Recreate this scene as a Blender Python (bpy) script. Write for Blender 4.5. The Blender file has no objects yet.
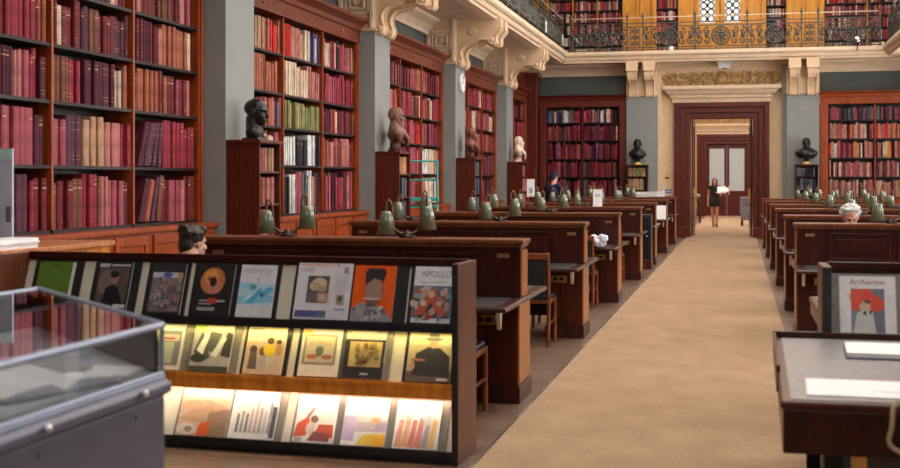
import bpy, math, random
from math import sin, cos, pi, radians as R
from mathutils import Vector, Matrix
random.seed(7)
sc = bpy.context.scene
COL = sc.collection

# ------------------------------------------------------------------ materials
MATS = {}
def new_mat(name):
    m = bpy.data.materials.new(name); m.use_nodes = True
    nt = m.node_tree
    return m, nt, nt.nodes['Principled BSDF']
def mat(name, rgb, rough=.5, metal=0, var=.25, scale=8, coat=0, spec=.5, stretch=(1, 1, 1), bump=0):
    if name in MATS: return MATS[name]
    m, nt, b = new_mat(name)
    tc = nt.nodes.new('ShaderNodeTexCoord'); mp = nt.nodes.new('ShaderNodeMapping')
    mp.inputs['Scale'].default_value = stretch
    n = nt.nodes.new('ShaderNodeTexNoise'); n.inputs['Scale'].default_value = scale; n.inputs['Detail'].default_value = 4
    cr = nt.nodes.new('ShaderNodeValToRGB')
    lo = [max(0, v * (1 - var)) for v in rgb]; hi = [min(1, v * (1 + var)) for v in rgb]
    cr.color_ramp.elements[0].position = .3; cr.color_ramp.elements[0].color = (*lo, 1)
    cr.color_ramp.elements[1].position = .7; cr.color_ramp.elements[1].color = (*hi, 1)
    nt.links.new(tc.outputs['Object'], mp.inputs[0]); nt.links.new(mp.outputs[0], n.inputs['Vector'])
    nt.links.new(n.outputs['Fac'], cr.inputs[0]); nt.links.new(cr.outputs[0], b.inputs['Base Color'])
    b.inputs['Roughness'].default_value = rough; b.inputs['Metallic'].default_value = metal
    b.inputs['Specular IOR Level'].default_value = spec
    b.inputs['Coat Weight'].default_value = coat; b.inputs['Coat Roughness'].default_value = .12
    if bump:
        bp = nt.nodes.new('ShaderNodeBump'); bp.inputs['Strength'].default_value = bump; bp.inputs['Distance'].default_value = .01
        nt.links.new(n.outputs['Fac'], bp.inputs['Height']); nt.links.new(bp.outputs[0], b.inputs['Normal'])
    MATS[name] = m
    return m
def wood(name, rgb, rough=.32, var=.45, grain=(9, 9, .9), coat=.06):
    return mat(name, rgb, rough, 0, var, 3.5, coat, .3, grain)
def emit(name, rgb, strength):
    m, nt, b = new_mat(name)
    b.inputs['Base Color'].default_value = (*rgb, 1)
    b.inputs['Emission Color'].default_value = (*rgb, 1); b.inputs['Emission Strength'].default_value = strength
    MATS[name] = m
    return m
def glass(name, tint=(1, 1, 1), gloss=.05):
    m, nt, b = new_mat(name)
    nt.nodes.remove(b); out = nt.nodes['Material Output']
    t = nt.nodes.new('ShaderNodeBsdfTransparent'); t.inputs[0].default_value = (*tint, 1)
    g = nt.nodes.new('ShaderNodeBsdfGlossy'); g.inputs['Roughness'].default_value = .03
    fr = nt.nodes.new('ShaderNodeFresnel'); fr.inputs['IOR'].default_value = 1.5
    ad = nt.nodes.new('ShaderNodeMath'); ad.operation = 'ADD'; ad.inputs[1].default_value = gloss
    mx = nt.nodes.new('ShaderNodeMixShader')
    nt.links.new(fr.outputs[0], ad.inputs[0]); nt.links.new(ad.outputs[0], mx.inputs[0])
    nt.links.new(t.outputs[0], mx.inputs[1]); nt.links.new(g.outputs[0], mx.inputs[2]); nt.links.new(mx.outputs[0], out.inputs[0])
    MATS[name] = m
    return m

MAHOG = wood('mahogany', (.042, .006, .0035), .3, .5)
MAHOG_LT = wood('mahogany_polished', (.075, .014, .006), .33, .45)
LIT_END = wood('end_veneer', (.34, .11, .035), .3, .3)  # aisle-side light painted into a lighter desk-end colour
CASEWOOD = wood('bookcase_mahogany', (.28, .052, .011), .32, .4)
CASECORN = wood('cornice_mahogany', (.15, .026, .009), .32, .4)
CASEBACK = wood('dark_bookcase_mahogany', (.11, .017, .009), .34, .4)  # dark pier wood; on the back-left bookcase it paints in the shade
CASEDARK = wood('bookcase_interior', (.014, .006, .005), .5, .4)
PLINTHWOOD = wood('plinth_mahogany', (.06, .014, .009), .35, .4)
DOORWOOD = wood('door_mahogany', (.095, .016, .009), .32, .4)
OAK = wood('golden_oak', (.62, .27, .03), .38, .25, (7, 7, .6), .2)
ORANGEWOOD = wood('orange_veneer', (.88, .28, .03), .35, .3, (6, 6, 1), .2)
PAINT = mat('grey_paint', (.235, .245, .235), .6, 0, .06, 3)
PAINT_DK = mat('dark_grey_paint', (.07, .085, .08), .6, 0, .1, 3)
CREAM = mat('cream_plaster', (.68, .49, .31), .6, 0, .07, 5)
CREAM_LT = mat('pale_cream_plaster', (.76, .58, .4), .6, 0, .06, 5)
GILT = mat('gilt_plaster', (.52, .33, .13), .5, 0, .45, 9)
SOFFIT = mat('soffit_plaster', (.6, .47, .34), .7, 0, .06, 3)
LEATHER = mat('desk_leather', (.055, .055, .065), .33, 0, .25, 30, .15, .6)
GREYLEATHER = mat('table_leather', (.2, .195, .205), .38, 0, .2, 25, .1, .6)
NAVYSEAT = mat('navy_leather', (.025, .035, .085), .4, 0, .3, 20)
BRASS = mat('brass', (.75, .48, .13), .35, 1, .2, 20)
DULLBRASS = mat('dull_brass', (.42, .25, .13), .4, 1, .3, 20)
IRON = mat('grey_iron', (.1, .098, .088), .45, .7, .3, 15)
BLACKM = mat('black_metal', (.015, .014, .016), .4, .5, .3, 15)
ENAMEL = mat('green_enamel', (.145, .185, .105), .2, 0, .1, 6, .8, .9)
WHITEIN = mat('white_enamel', (.8, .8, .75), .4, 0, .03, 6)
PAPER = mat('white_paper', (.86, .86, .88), .6, 0, .04, 12)
PAGES = mat('page_edges', (.62, .5, .34), .8, 0, .25, 60, 0, .3, (40, 1, 1))
BLACKBIND = mat('black_binder', (.016, .015, .018), .35, 0, .3, 12)
GREYBIND = mat('grey_acrylic_binder', (.2, .195, .185), .25, 0, .2, 10)
PALEBIND = mat('pale_acrylic_binder', (.66, .63, .58), .25, 0, .1, 10)
BOARD = mat('pale_backboard', (.62, .58, .5), .5, 0, .06, 8)
CASEMETAL = mat('grey_case_metal', (.095, .098, .155), .42, .15, .12, 6)
CASERIM = mat('blue_grey_rim', (.3, .36, .5), .3, .3, .1, 8)
STEEL = mat('bright_steel', (.75, .75, .8), .25, 1, .1, 20)
TURQ = mat('turquoise_paint', (.03, .38, .33), .4, 0, .15, 8)
GLASS = glass('clear_glass', (.9, .93, .95), .03)
LIDGLASS = glass('lid_glass', (.97, .98, .99), .14)
FROST = emit('frosted_daylight_glass', (.42, .44, .46), .14)
SKIN = mat('skin', (.62, .33, .24), .5, 0, .08, 12)
SKINRED = mat('ruddy_skin', (.62, .28, .21), .5, 0, .1, 12)
HAIR_W = mat('white_hair', (.6, .59, .61), .6, 0, .2, 60, 0, .4, (1, 1, .3), .6)
HAIR_D = mat('dark_hair', (.022, .016, .013), .5, 0, .6, 60, 0, .5, (1, 1, .3), .6)
HAIR_B = mat('brown_hair', (.14, .05, .025), .5, 0, .4, 60, 0, .5, (1, 1, .3), .5)
def cloth(name, rgb): return mat(name, rgb, .8, 0, .2, 30)

def parquet():
    m, nt, b = new_mat('parquet')
    tc = nt.nodes.new('ShaderNodeTexCoord'); br = nt.nodes.new('ShaderNodeTexBrick')
    br.inputs['Scale'].default_value = 1; br.inputs['Brick Width'].default_value = .5; br.inputs['Row Height'].default_value = .09
    br.inputs['Mortar Size'].default_value = .003
    br.inputs['Color1'].default_value = (.2, .115, .075, 1); br.inputs['Color2'].default_value = (.29, .18, .12, 1)
    br.inputs['Mortar'].default_value = (.06, .03, .02, 1)
    n = nt.nodes.new('ShaderNodeTexNoise'); n.inputs['Scale'].default_value = 3
    mx = nt.nodes.new('ShaderNodeMixRGB'); mx.blend_type = 'MULTIPLY'; mx.inputs[0].default_value = .6
    nt.links.new(tc.outputs['Object'], br.inputs['Vector']); nt.links.new(tc.outputs['Object'], n.inputs['Vector'])
    nt.links.new(br.outputs[0], mx.inputs[1]); nt.links.new(n.outputs['Fac'], mx.inputs[2]); nt.links.new(mx.outputs[0], b.inputs['Base Color'])
    b.inputs['Roughness'].default_value = .38
    return m
PARQUET = parquet()
def carpet_mat():
    m, nt, b = new_mat('tan_carpet')
    tc = nt.nodes.new('ShaderNodeTexCoord')
    a = nt.nodes.new('ShaderNodeTexNoise'); a.inputs['Scale'].default_value = 2.6; a.inputs['Detail'].default_value = 6
    mp = nt.nodes.new('ShaderNodeMapping'); mp.inputs['Scale'].default_value = (1.2, .9, 1)
    c = nt.nodes.new('ShaderNodeTexNoise'); c.inputs['Scale'].default_value = 55; c.inputs['Detail'].default_value = 3
    r = nt.nodes.new('ShaderNodeValToRGB')
    r.color_ramp.elements[0].position = .25; r.color_ramp.elements[0].color = (.33, .215, .13, 1)
    r.color_ramp.elements[1].position = .75; r.color_ramp.elements[1].color = (.42, .285, .178, 1)
    mx = nt.nodes.new('ShaderNodeMixRGB'); mx.blend_type = 'OVERLAY'; mx.inputs[0].default_value = .35
    nt.links.new(tc.outputs['Object'], mp.inputs[0]); nt.links.new(mp.outputs[0], a.inputs['Vector']); nt.links.new(tc.outputs['Object'], c.inputs['Vector'])
    nt.links.new(a.outputs['Fac'], r.inputs[0]); nt.links.new(r.outputs[0], mx.inputs[1]); nt.links.new(c.outputs['Fac'], mx.inputs[2])
    nt.links.new(mx.outputs[0], b.inputs['Base Color'])
    b.inputs['Roughness'].default_value = .9; b.inputs['Specular IOR Level'].default_value = .15
    return m
CARPET = carpet_mat()

# book cloths: name -> (material, words used in labels)
BOOKC = {}
for nm, rgb, wgt in [('crimson', (.34, .03, .055), 9), ('rose red', (.42, .09, .12), 7), ('dark red', (.19, .02, .028), 7),
        ('maroon', (.1, .014, .03), 6), ('purple-brown', (.12, .035, .06), 3), ('brown', (.22, .075, .04), 4), ('russet', (.42, .12, .06), 5),
        ('tan', (.55, .32, .19), 3), ('salmon', (.55, .2, .17), 3), ('cream', (.74, .58, .42), 2.2), ('black', (.02, .016, .02), 2),
        ('slate grey', (.13, .14, .16), 1.2), ('navy blue', (.04, .06, .22), .8), ('olive green', (.24, .24, .08), .5),
        ('bright red', (.7, .035, .02), 1), ('white', (.78, .77, .75), .7), ('orange', (.75, .3, .06), .5), ('dark green', (.03, .09, .05), .4)]:
    BOOKC[nm] = (mat('book_cloth_' + nm.replace(' ', '_').replace('-', '_'), tuple(.74 * v for v in rgb), .6, 0, .35, 14, 0, .2, (1, 1, .5)), wgt)
CNAMES = list(BOOKC); CW = [BOOKC[k][1] for k in CNAMES]
GOLDTOOL = mat('gilt_tooling', (.45, .28, .14), .45, .2, .3, 40)

# ------------------------------------------------------------------ mesh builder
class MB:
    def __init__(s): s.v = []; s.f = []; s.m = []; s.sm = []; s.M = Matrix()
    def add(s, vs, fs, mi=0, smooth=False):
        o = len(s.v); s.v += [tuple(s.M @ Vector(v)) for v in vs]
        s.f += [[i + o for i in f] for f in fs]; s.m += [mi] * len(fs); s.sm += [smooth] * len(fs)
        return s
    def box(s, x0, x1, y0, y1, z0, z1, mi=0):
        return s.add([(x0, y0, z0), (x1, y0, z0), (x1, y1, z0), (x0, y1, z0), (x0, y0, z1), (x1, y0, z1), (x1, y1, z1), (x0, y1, z1)],
              [(0, 3, 2, 1), (4, 5, 6, 7), (0, 1, 5, 4), (1, 2, 6, 5), (2, 3, 7, 6), (3, 0, 4, 7)], mi)
    def prism(s, pts, fn, a0, a1, mi=0, smooth=False):
        """pts = 2D outline; fn(u,v,a) -> xyz; swept from a0 to a1"""
        n = len(pts)
        area = sum(pts[i][0] * pts[(i + 1) % n][1] - pts[(i + 1) % n][0] * pts[i][1] for i in range(n))
        if area < 0: pts = pts[::-1]
        vs = [fn(u, v, a0) for u, v in pts] + [fn(u, v, a1) for u, v in pts]
        s.add(vs, [(i, (i + 1) % n, n + (i + 1) % n, n + i) for i in range(n)] , mi, smooth)
        s.add(vs, [list(range(n))[::-1], list(range(n, 2 * n))], mi)
        return s
    def tube(s, pts, r, n=8, mi=0, closed=False, taper=None):
        pts = [Vector(p) for p in pts]; k = len(pts); vs = []; up = None
        for i, p in enumerate(pts):
            if closed: t = pts[(i + 1) % k] - pts[i - 1]
            else: t = pts[min(i + 1, k - 1)] - pts[max(i - 1, 0)]
            t.normalize()
            if up is None: up = t.orthogonal().normalized()
            else:
                up = up - t * up.dot(t)
                up = up.normalized() if up.length > 1e-6 else t.orthogonal().normalized()
            w = t.cross(up); rr = r if taper is None else taper[i]
            vs += [p + (up * cos(2 * pi * j / n) + w * sin(2 * pi * j / n)) * rr for j in range(n)]
        fs = [(i * n + j, i * n + (j + 1) % n, ((i + 1) % k) * n + (j + 1) % n, ((i + 1) % k) * n + j) for i in range(k if closed else k - 1) for j in range(n)]
        s.add(vs, fs, mi, True)
        if not closed: s.add(vs[:n] + vs[-n:], [list(range(n))[::-1], list(range(n, 2 * n))], mi)
        return s
    def ring(s, c, r, rt, ax='y', n=20, nt=6, mi=0):
        f = {'y': lambda a: (c[0] + r * cos(a), c[1], c[2] + r * sin(a)), 'z': lambda a: (c[0] + r * cos(a), c[1] + r * sin(a), c[2]), 'x': lambda a: (c[0], c[1] + r * cos(a), c[2] + r * sin(a))}[ax]
        return s.tube([f(2 * pi * i / n) for i in range(n)], rt, nt, mi, True)
    def lathe(s, prof, c=(0, 0, 0), n=20, mi=0, ax='z'):
        vs = []
        for r, z in prof:
            for j in range(n):
                a = 2 * pi * j / n; p = (r * cos(a), r * sin(a), z)
                if ax == 'y': p = (p[0], -p[2], p[1])
                if ax == 'x': p = (p[2], p[0], p[1])
                vs.append((c[0] + p[0], c[1] + p[1], c[2] + p[2]))
        k = len(prof)
        return s.add(vs, [(i * n + j, i * n + (j + 1) % n, (i + 1) * n + (j + 1) % n, (i + 1) * n + j) for i in range(k - 1) for j in range(n)], mi, True)
    def ell(s, c, r, nu=14, nv=9, mi=0, rot=None):
        vs = []; M = rot or Matrix.Identity(3)
        for i in range(nv + 1):
            t = pi * i / nv
            for j in range(nu):
                a = 2 * pi * j / nu
                vs.append(Vector(c) + M @ Vector((r[0] * sin(t) * cos(a), r[1] * sin(t) * sin(a), -r[2] * cos(t))))
        return s.add(vs, [(i * nu + j, i * nu + (j + 1) % nu, (i + 1) * nu + (j + 1) % nu, (i + 1) * nu + j) for i in range(nv) for j in range(nu)], mi, True)
    def cap(s, p, q, r0, r1, n=12, mi=0):
        p, q = Vector(p), Vector(q); d = (q - p).normalized(); pts = []; ta = []
        for k in range(4): a = pi / 2 * k / 4; pts.append(p - d * r0 * cos(a)); ta.append(max(r0 * sin(a), .0004))
        pts.append(p); ta.append(r0); pts.append(q); ta.append(r1)
        for k in range(1, 5): a = pi / 2 * k / 4; pts.append(q + d * r1 * sin(a)); ta.append(max(r1 * cos(a), .0004))
        return s.tube(pts, 1, n, mi, False, ta)
    def mesh(s, name, mats):
        me = bpy.data.meshes.new(name); me.from_pydata(s.v, [], s.f)
        for m in (mats if isinstance(mats, (list, tuple)) else [mats]): me.materials.append(m)
        me.polygons.foreach_set('material_index', s.m); me.polygons.foreach_set('use_smooth', s.sm); me.update()
        return me
    def build(s, name, mats, parent=None, bevel=0, loc=None):
        o = bpy.data.objects.new(name, s.mesh(name, mats)); COL.objects.link(o)
        if parent: o.parent = parent
        if loc: o.location = loc
        if bevel:
            b = o.modifiers.new('bevel', 'BEVEL'); b.width = bevel; b.segments = 2; b.limit_method = 'ANGLE'
        return o
def tag(o, label=None, cat=None, group=None, kind=None):
    if label: o['label'] = label
    if cat: o['category'] = cat
    if group: o['group'] = group
    if kind: o['kind'] = kind
    return o
def thing(name, label, cat, loc=(0, 0, 0), rz=0, group=None):
    o = bpy.data.objects.new(name, None); COL.objects.link(o); o.location = loc; o.rotation_euler = (0, 0, rz); o.empty_display_size = .1
    return tag(o, label, cat, group)
def struct(o): o['kind'] = 'structure'; return o
def copy_tree(o, parent=None):
    c = o.copy(); COL.objects.link(c)
    if parent: c.parent = parent
    for ch in [x for x in COL.objects if x.parent == o]: copy_tree(ch, c)
    return c
def remesh(mb, voxel, smooth=3):
    """fuse overlapping volumes into one continuous surface"""
    o = mb.build('tmp_volume', SKIN)
    r = o.modifiers.new('r', 'REMESH'); r.mode = 'VOXEL'; r.voxel_size = voxel; r.use_smooth_shade = True
    if smooth:
        t = o.modifiers.new('s', 'SMOOTH'); t.iterations = smooth; t.factor = .5
    bpy.context.view_layer.update()
    me = bpy.data.meshes.new_from_object(o.evaluated_get(bpy.context.evaluated_depsgraph_get()))
    bpy.data.objects.remove(o)
    return me
def mesh_obj(name, me, m, parent=None):
    me.name = name; me.materials.clear(); me.materials.append(m)
    o = bpy.data.objects.new(name, me); COL.objects.link(o); o.parent = parent
    return o
def text_mesh(name, body, size, m, parent, loc, rot=(0, 0, 0), sx=1):
    cu = bpy.data.curves.new('t', 'FONT'); cu.body = body; cu.size = size; cu.extrude = .0004; cu.align_x = 'CENTER'
    t = bpy.data.objects.new('t', cu); COL.objects.link(t); bpy.context.view_layer.update()
    me = bpy.data.meshes.new_from_object(t.evaluated_get(bpy.context.evaluated_depsgraph_get()))
    bpy.data.objects.remove(t)
    o = mesh_obj(name, me, m, parent); o.location = loc; o.rotation_euler = rot; o.scale = (sx, 1, 1)
    return o

# ------------------------------------------------------------------ camera
cam = bpy.data.cameras.new('camera'); co = bpy.data.objects.new('camera', cam); COL.objects.link(co)
co.location = (0, 0, 1.6); co.rotation_euler = (pi / 2, 0, R(13))
cam.sensor_width = 36; cam.lens = 50; cam.shift_y = -.06; cam.clip_start = .05; cam.clip_end = 300
cam.dof.use_dof = True; cam.dof.focus_distance = 15.5; cam.dof.aperture_fstop = 2.8
sc.camera = co

# ------------------------------------------------------------------ room shell
XL, XR, YB, YN, ZC = -6.2, 5.27, 35.6, -5.0, 10.0
AX = -.465
struct(MB().box(XL - .3, XR + .3, YN - .3, 57.3, -.2, 0).build('floor', PARQUET))
struct(MB().box(XL - .3, XL, YN, YB + 1.6, 0, ZC).build('wall_left', PAINT_DK))
# right wall with tall windows and a clerestory over the gallery
wr = MB(); wn = 0
low = [(y, y + 3.0) for y in (7.6, 13.3, 19.0, 24.7, 30.4)]
ys = YN
wr.box(XR, XR + .3, YN, YB + 1.6, 0, 1.3); wr.box(XR, XR + .3, YN, YB + 1.6, 4.2, 5.9); wr.box(XR, XR + .3, YN, YB + 1.6, 9.2, ZC)
for a, b in low + [(YB + 1.6, 0)]:
    wr.box(XR, XR + .3, ys, a, 1.3, 4.2); wr.box(XR, XR + .3, ys, a, 5.9, 9.2); ys = b
struct(wr.build('wall_right', PAINT))
WIN_LO = emit('window_daylight_low', (.97, .98, 1), 7.0)
WIN_HI = emit('window_daylight_high', (.97, .98, 1), 7.0)
SKYL = emit('skylight_daylight', (1, .95, .88), 3.4)
for a, b in low:
    for z0, z1, wm in ((1.3, 4.2, WIN_LO), (5.9, 9.2, WIN_HI)):
        wn += 1
        w = struct(MB().box(XR + .2, XR + .22, a, b, z0, z1).build('window_%d' % wn, wm))
        fr = MB()
        for k in range(4): fr.box(XR + .1, XR + .2, a + k * 1.0 - .035 * (k > 0), a + k * 1.0 + .035 * (k < 3), z0, z1)
        for k in range(4): zz = z0 + (z1 - z0) * k / 3; fr.box(XR + .11, XR + .19, a, b, zz - .035 * (k > 0), zz + .035 * (k < 3))
        fr.build('window_frame', CREAM_LT, w)
# ceiling with a long skylight
cl = MB()
SX0, SX1, SY0, SY1 = -2.6, 2.6, 1, 34
cl.box(XL, SX0, YN, YB + 1.6, ZC, ZC + .3); cl.box(SX1, XR, YN, YB + 1.6, ZC, ZC + .3)
cl.box(SX0, SX1, YN, SY0, ZC, ZC + .3); cl.box(SX0, SX1, SY1, YB + 1.6, ZC, ZC + .3)
struct(cl.build('ceiling', CREAM_LT))
wn += 1
w = struct(MB().box(SX0, SX1, SY0, SY1, ZC + .2, ZC + .22).build('window_%d' % wn, SKYL))
fr = MB()
for k in range(12): fr.box(SX0, SX1, SY0 + 3 * k - .05, SY0 + 3 * k + .05, ZC + .05, ZC + .2)
for k in range(5): x = SX0 + (SX1 - SX0) * k / 4; fr.box(x - .04, x + .04, SY0, SY1, ZC + .06, ZC + .19)
fr.build('skylight_bars', CREAM_LT, w)
struct(MB().box(XL, XR, YN - .3, YN, 0, ZC).build('wall_front', CASEDARK))
wn += 1
w = struct(MB().box(-3.6, 2.7, YN + .01, YN + .03, 3.2, 8.2).build('window_%d' % wn, emit('window_daylight_front', (1, .97, .93), 1.7)))  # unseen glowing panel with bars, added as frontal fill light
fr = MB()
for k in range(6): fr.box(-3.6 + k * 1.26 - .05, -3.6 + k * 1.26 + .05, YN + .04, YN + .12, 3.2, 8.2)
for k in range(5): fr.box(-3.6, 2.7, YN + .05, YN + .11, 3.15 + k * 1.25, 3.25 + k * 1.25)
fr.build('window_frame', CREAM_LT, w)
# back wall with the doorway
DX0, DX1, DH = -1.315, .385, 3.32
wb = MB().box(XL, DX0, YB, YB + .5, 0, 4.95).box(DX1, XR, YB, YB + .5, 0, 4.95).box(DX0, DX1, YB, YB + .5, DH, 4.95)
struct(wb.build('wall_back', CREAM))
struct(MB().box(XL, XR, YB + 1.1, YB + 1.6, 4.95, ZC).build('wall_back_upper', OAK))
dk = MB()   # dark grey painted field behind and above the back bookcases
dk.box(XL, -2.2, YB - .03, YB, 0, 4.55).box(1.27, XR, YB - .03, YB, 0, 4.55)
struct(dk.build('trim_1', PAINT_DK))
cv = MB()
cov = [(0, 4.55), (.06, 4.55), (.08, 4.62), (.16, 4.72), (.3, 4.8), (.3, 4.86), (0, 4.86)]
cv.prism(cov, lambda u, v, a: (a, YB - u, v), XL, XR); cv.prism(cov, lambda u, v, a: (XL + u, a, v), YN, YB)
struct(cv.build('trim_2', CREAM_LT))

# gallery slab round three sides
GL, GRT, GB = -4.65, 3.72, 34.6
fas = [(.35, 4.85), (.12, 4.85), (.12, 4.9), (.07, 4.92), (.05, 4.98), (.05, 5.0), (0, 5.02), (-.03, 5.06), (-.03, 5.14), (.35, 5.14)]
g = MB()
g.prism(fas, lambda u, v, a: (GL - u, a, v), YN, GB + .0)
g.prism(fas, lambda u, v, a: (GRT + u, a, v), YN, GB + .0)
g.prism(fas, lambda u, v, a: (a, GB + u, v), GL - .1, GRT + .1)
struct(g.build('trim_3', CREAM_LT))
g = MB()
g.box(XL, GL - .3, YN, YB + 1.1, 4.86, 5.12).box(GRT + .3, XR, YN, YB + 1.1, 4.86, 5.12).box(GL - .3, GRT + .3, GB + .3, YB + 1.1, 4.86, 5.12)
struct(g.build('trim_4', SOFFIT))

# pilasters on the left wall, with cream panelled caps
PIL = [(13.04, 13.88), (18.92, 19.78), (24.68, 25.55), (30.4, 31.28)]
tn = 5
PF = -5.58
for a, b in [(7.45, 8.3)] + PIL:
    m = MB().box(XL, PF, a, b, 0, 3.95, 0).box(XL, PF + .02, a - .02, b + .02, 3.95, 4.0, 1).box(XL, PF, a, b, 4.0, 4.86, 1)
    # nested square rosette on the near side, facing down the hall
    cx, cz = -5.87, 4.42
    for k, (h, d) in enumerate([(.2, .03), (.13, .045), (.06, .06)]):
        for q in range(4):
            t = .035
            if q == 0: m.box(cx - h, cx + h, a - d, a, cz - h, cz - h + t, 2)
            if q == 1: m.box(cx - h, cx + h, a - d, a, cz + h - t, cz + h, 2)
            if q == 2: m.box(cx - h, cx - h + t, a - d, a, cz - h, cz + h, 2)
            if q == 3: m.box(cx + h - t, cx + h, a - d, a, cz - h, cz + h, 2)
    m.ell((cx, a - .02, cz), (.04, .04, .04), 10, 6, 2)
    for x in (XL + .05, PF - .05): m.box(x - .03, x + .03, a - .04, a, 4.0, 4.86, 2)
    struct(m.build('trim_%d' % tn, [PAINT, CREAM, CREAM_LT], bevel=.006)); tn += 1
# pilasters on the back wall
BPIL = [(-3.06, -2.2), (1.27, 2.13)]
for a, b in BPIL:
    m = MB().box(a, b, YB - .42, YB, 0, 3.95, 0).box(a - .02, b + .02, YB - .45, YB, 3.95, 4.0, 1).box(a, b, YB - .42, YB, 4.0, 4.86, 1)
    s = 1 if a < 0 else -1
    e = b if a < 0 else a
    m.box(min(e, e + s * .1), max(e, e + s * .1), YB - .25, YB, 0, 4.86, 0 if a > 0 else 1)
    struct(m.build('trim_%d' % tn, [PAINT, CREAM], bevel=.006)); tn += 1
# dark wood corner pier
m = MB().box(-5.85, -5.55, YB - .75, YB - .05, 0, 4.6).box(-5.9, -5.5, YB - .8, YB - .03, 4.5, 4.62).box(-5.9, -5.5, YB - .8, YB - .03, 0, .2)
struct(m.build('trim_%d' % tn, CASEBACK, bevel=.01)); tn += 1
m = MB().box(XL, -5.85, 31.28, YB - .7, 4.1, 4.55)
struct(m.build('trim_%d' % tn, CASEBACK)); tn += 1
# skirting
struct(MB().box(-2.2, -1.78, YB - .03, YB, 0, .3).box(.85, 1.27, YB - .03, YB, 0, .3).build('baseboard_back', PLINTHWOOD))

# scroll brackets under the gallery
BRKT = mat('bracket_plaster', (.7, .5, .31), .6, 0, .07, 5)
def bracket_mesh(k=1.0):
    p = [(0, 4.86), (0, 3.93), (.04, 3.9), (.085, 3.92), (.11, 3.98), (.105, 4.05), (.075, 4.12), (.07, 4.19), (.1, 4.27), (.17, 4.34), (.29, 4.365), (.38, 4.38), (.44, 4.44),
         (.65, 4.44), (.655, 4.39), (.7, 4.35), (.77, 4.35), (.81, 4.4), (.8, 4.48), (.82, 4.55), (.88, 4.6), (.92, 4.68), (.92, 4.86)]
    m = MB()
    m.prism([(u * k, z) for u, z in p], lambda u, v, a: (u, a, v), -.11, .11)
    # raised edge bands and volutes
    for s in (-1, 1):
        pts = [((u * k) + .008, s * .11, z) for u, z in p[1:22]]
        m.tube(pts, .02, 6)
        m.lathe([(.0, -.02), (.055, -.02), (.06, 0), (.055, .02), (0, .02)], (.06 * k, s * .11, 3.99), 14, 0, 'y')
        m.lathe([(.0, -.02), (.05, -.02), (.055, 0), (.05, .02), (0, .02)], (.73 * k, s * .11, 4.43), 14, 0, 'y')
        m.ell((.33 * k, s * .11, 4.6), (.12 * k, .02, .09), 10, 6)
    if k < 1: m.box(0, .6, -.16, .16, 4.6, 4.86).box(0, .54, -.135, .135, 4.46, 4.6)
    return m.mesh('scroll_bracket', BRKT)
bm1, bm2 = bracket_mesh(), bracket_mesh(.62)
pos = ['first', 'second', 'third', 'farthest']
for i, (a, b) in enumerate(PIL):
    for j, y in enumerate((a + .17, b - .17)):
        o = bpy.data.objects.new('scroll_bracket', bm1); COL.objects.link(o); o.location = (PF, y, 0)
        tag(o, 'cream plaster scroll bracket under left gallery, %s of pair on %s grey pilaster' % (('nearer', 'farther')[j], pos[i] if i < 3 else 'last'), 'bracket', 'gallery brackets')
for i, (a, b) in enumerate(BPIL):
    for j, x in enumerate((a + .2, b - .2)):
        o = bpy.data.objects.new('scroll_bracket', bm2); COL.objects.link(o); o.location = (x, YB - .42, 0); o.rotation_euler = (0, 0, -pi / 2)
        tag(o, 'cream scroll bracket on back wall %s of doorway, %s of its pair' % (('left', 'right')[i], ('left', 'right')[j]), 'bracket', 'gallery brackets')

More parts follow.
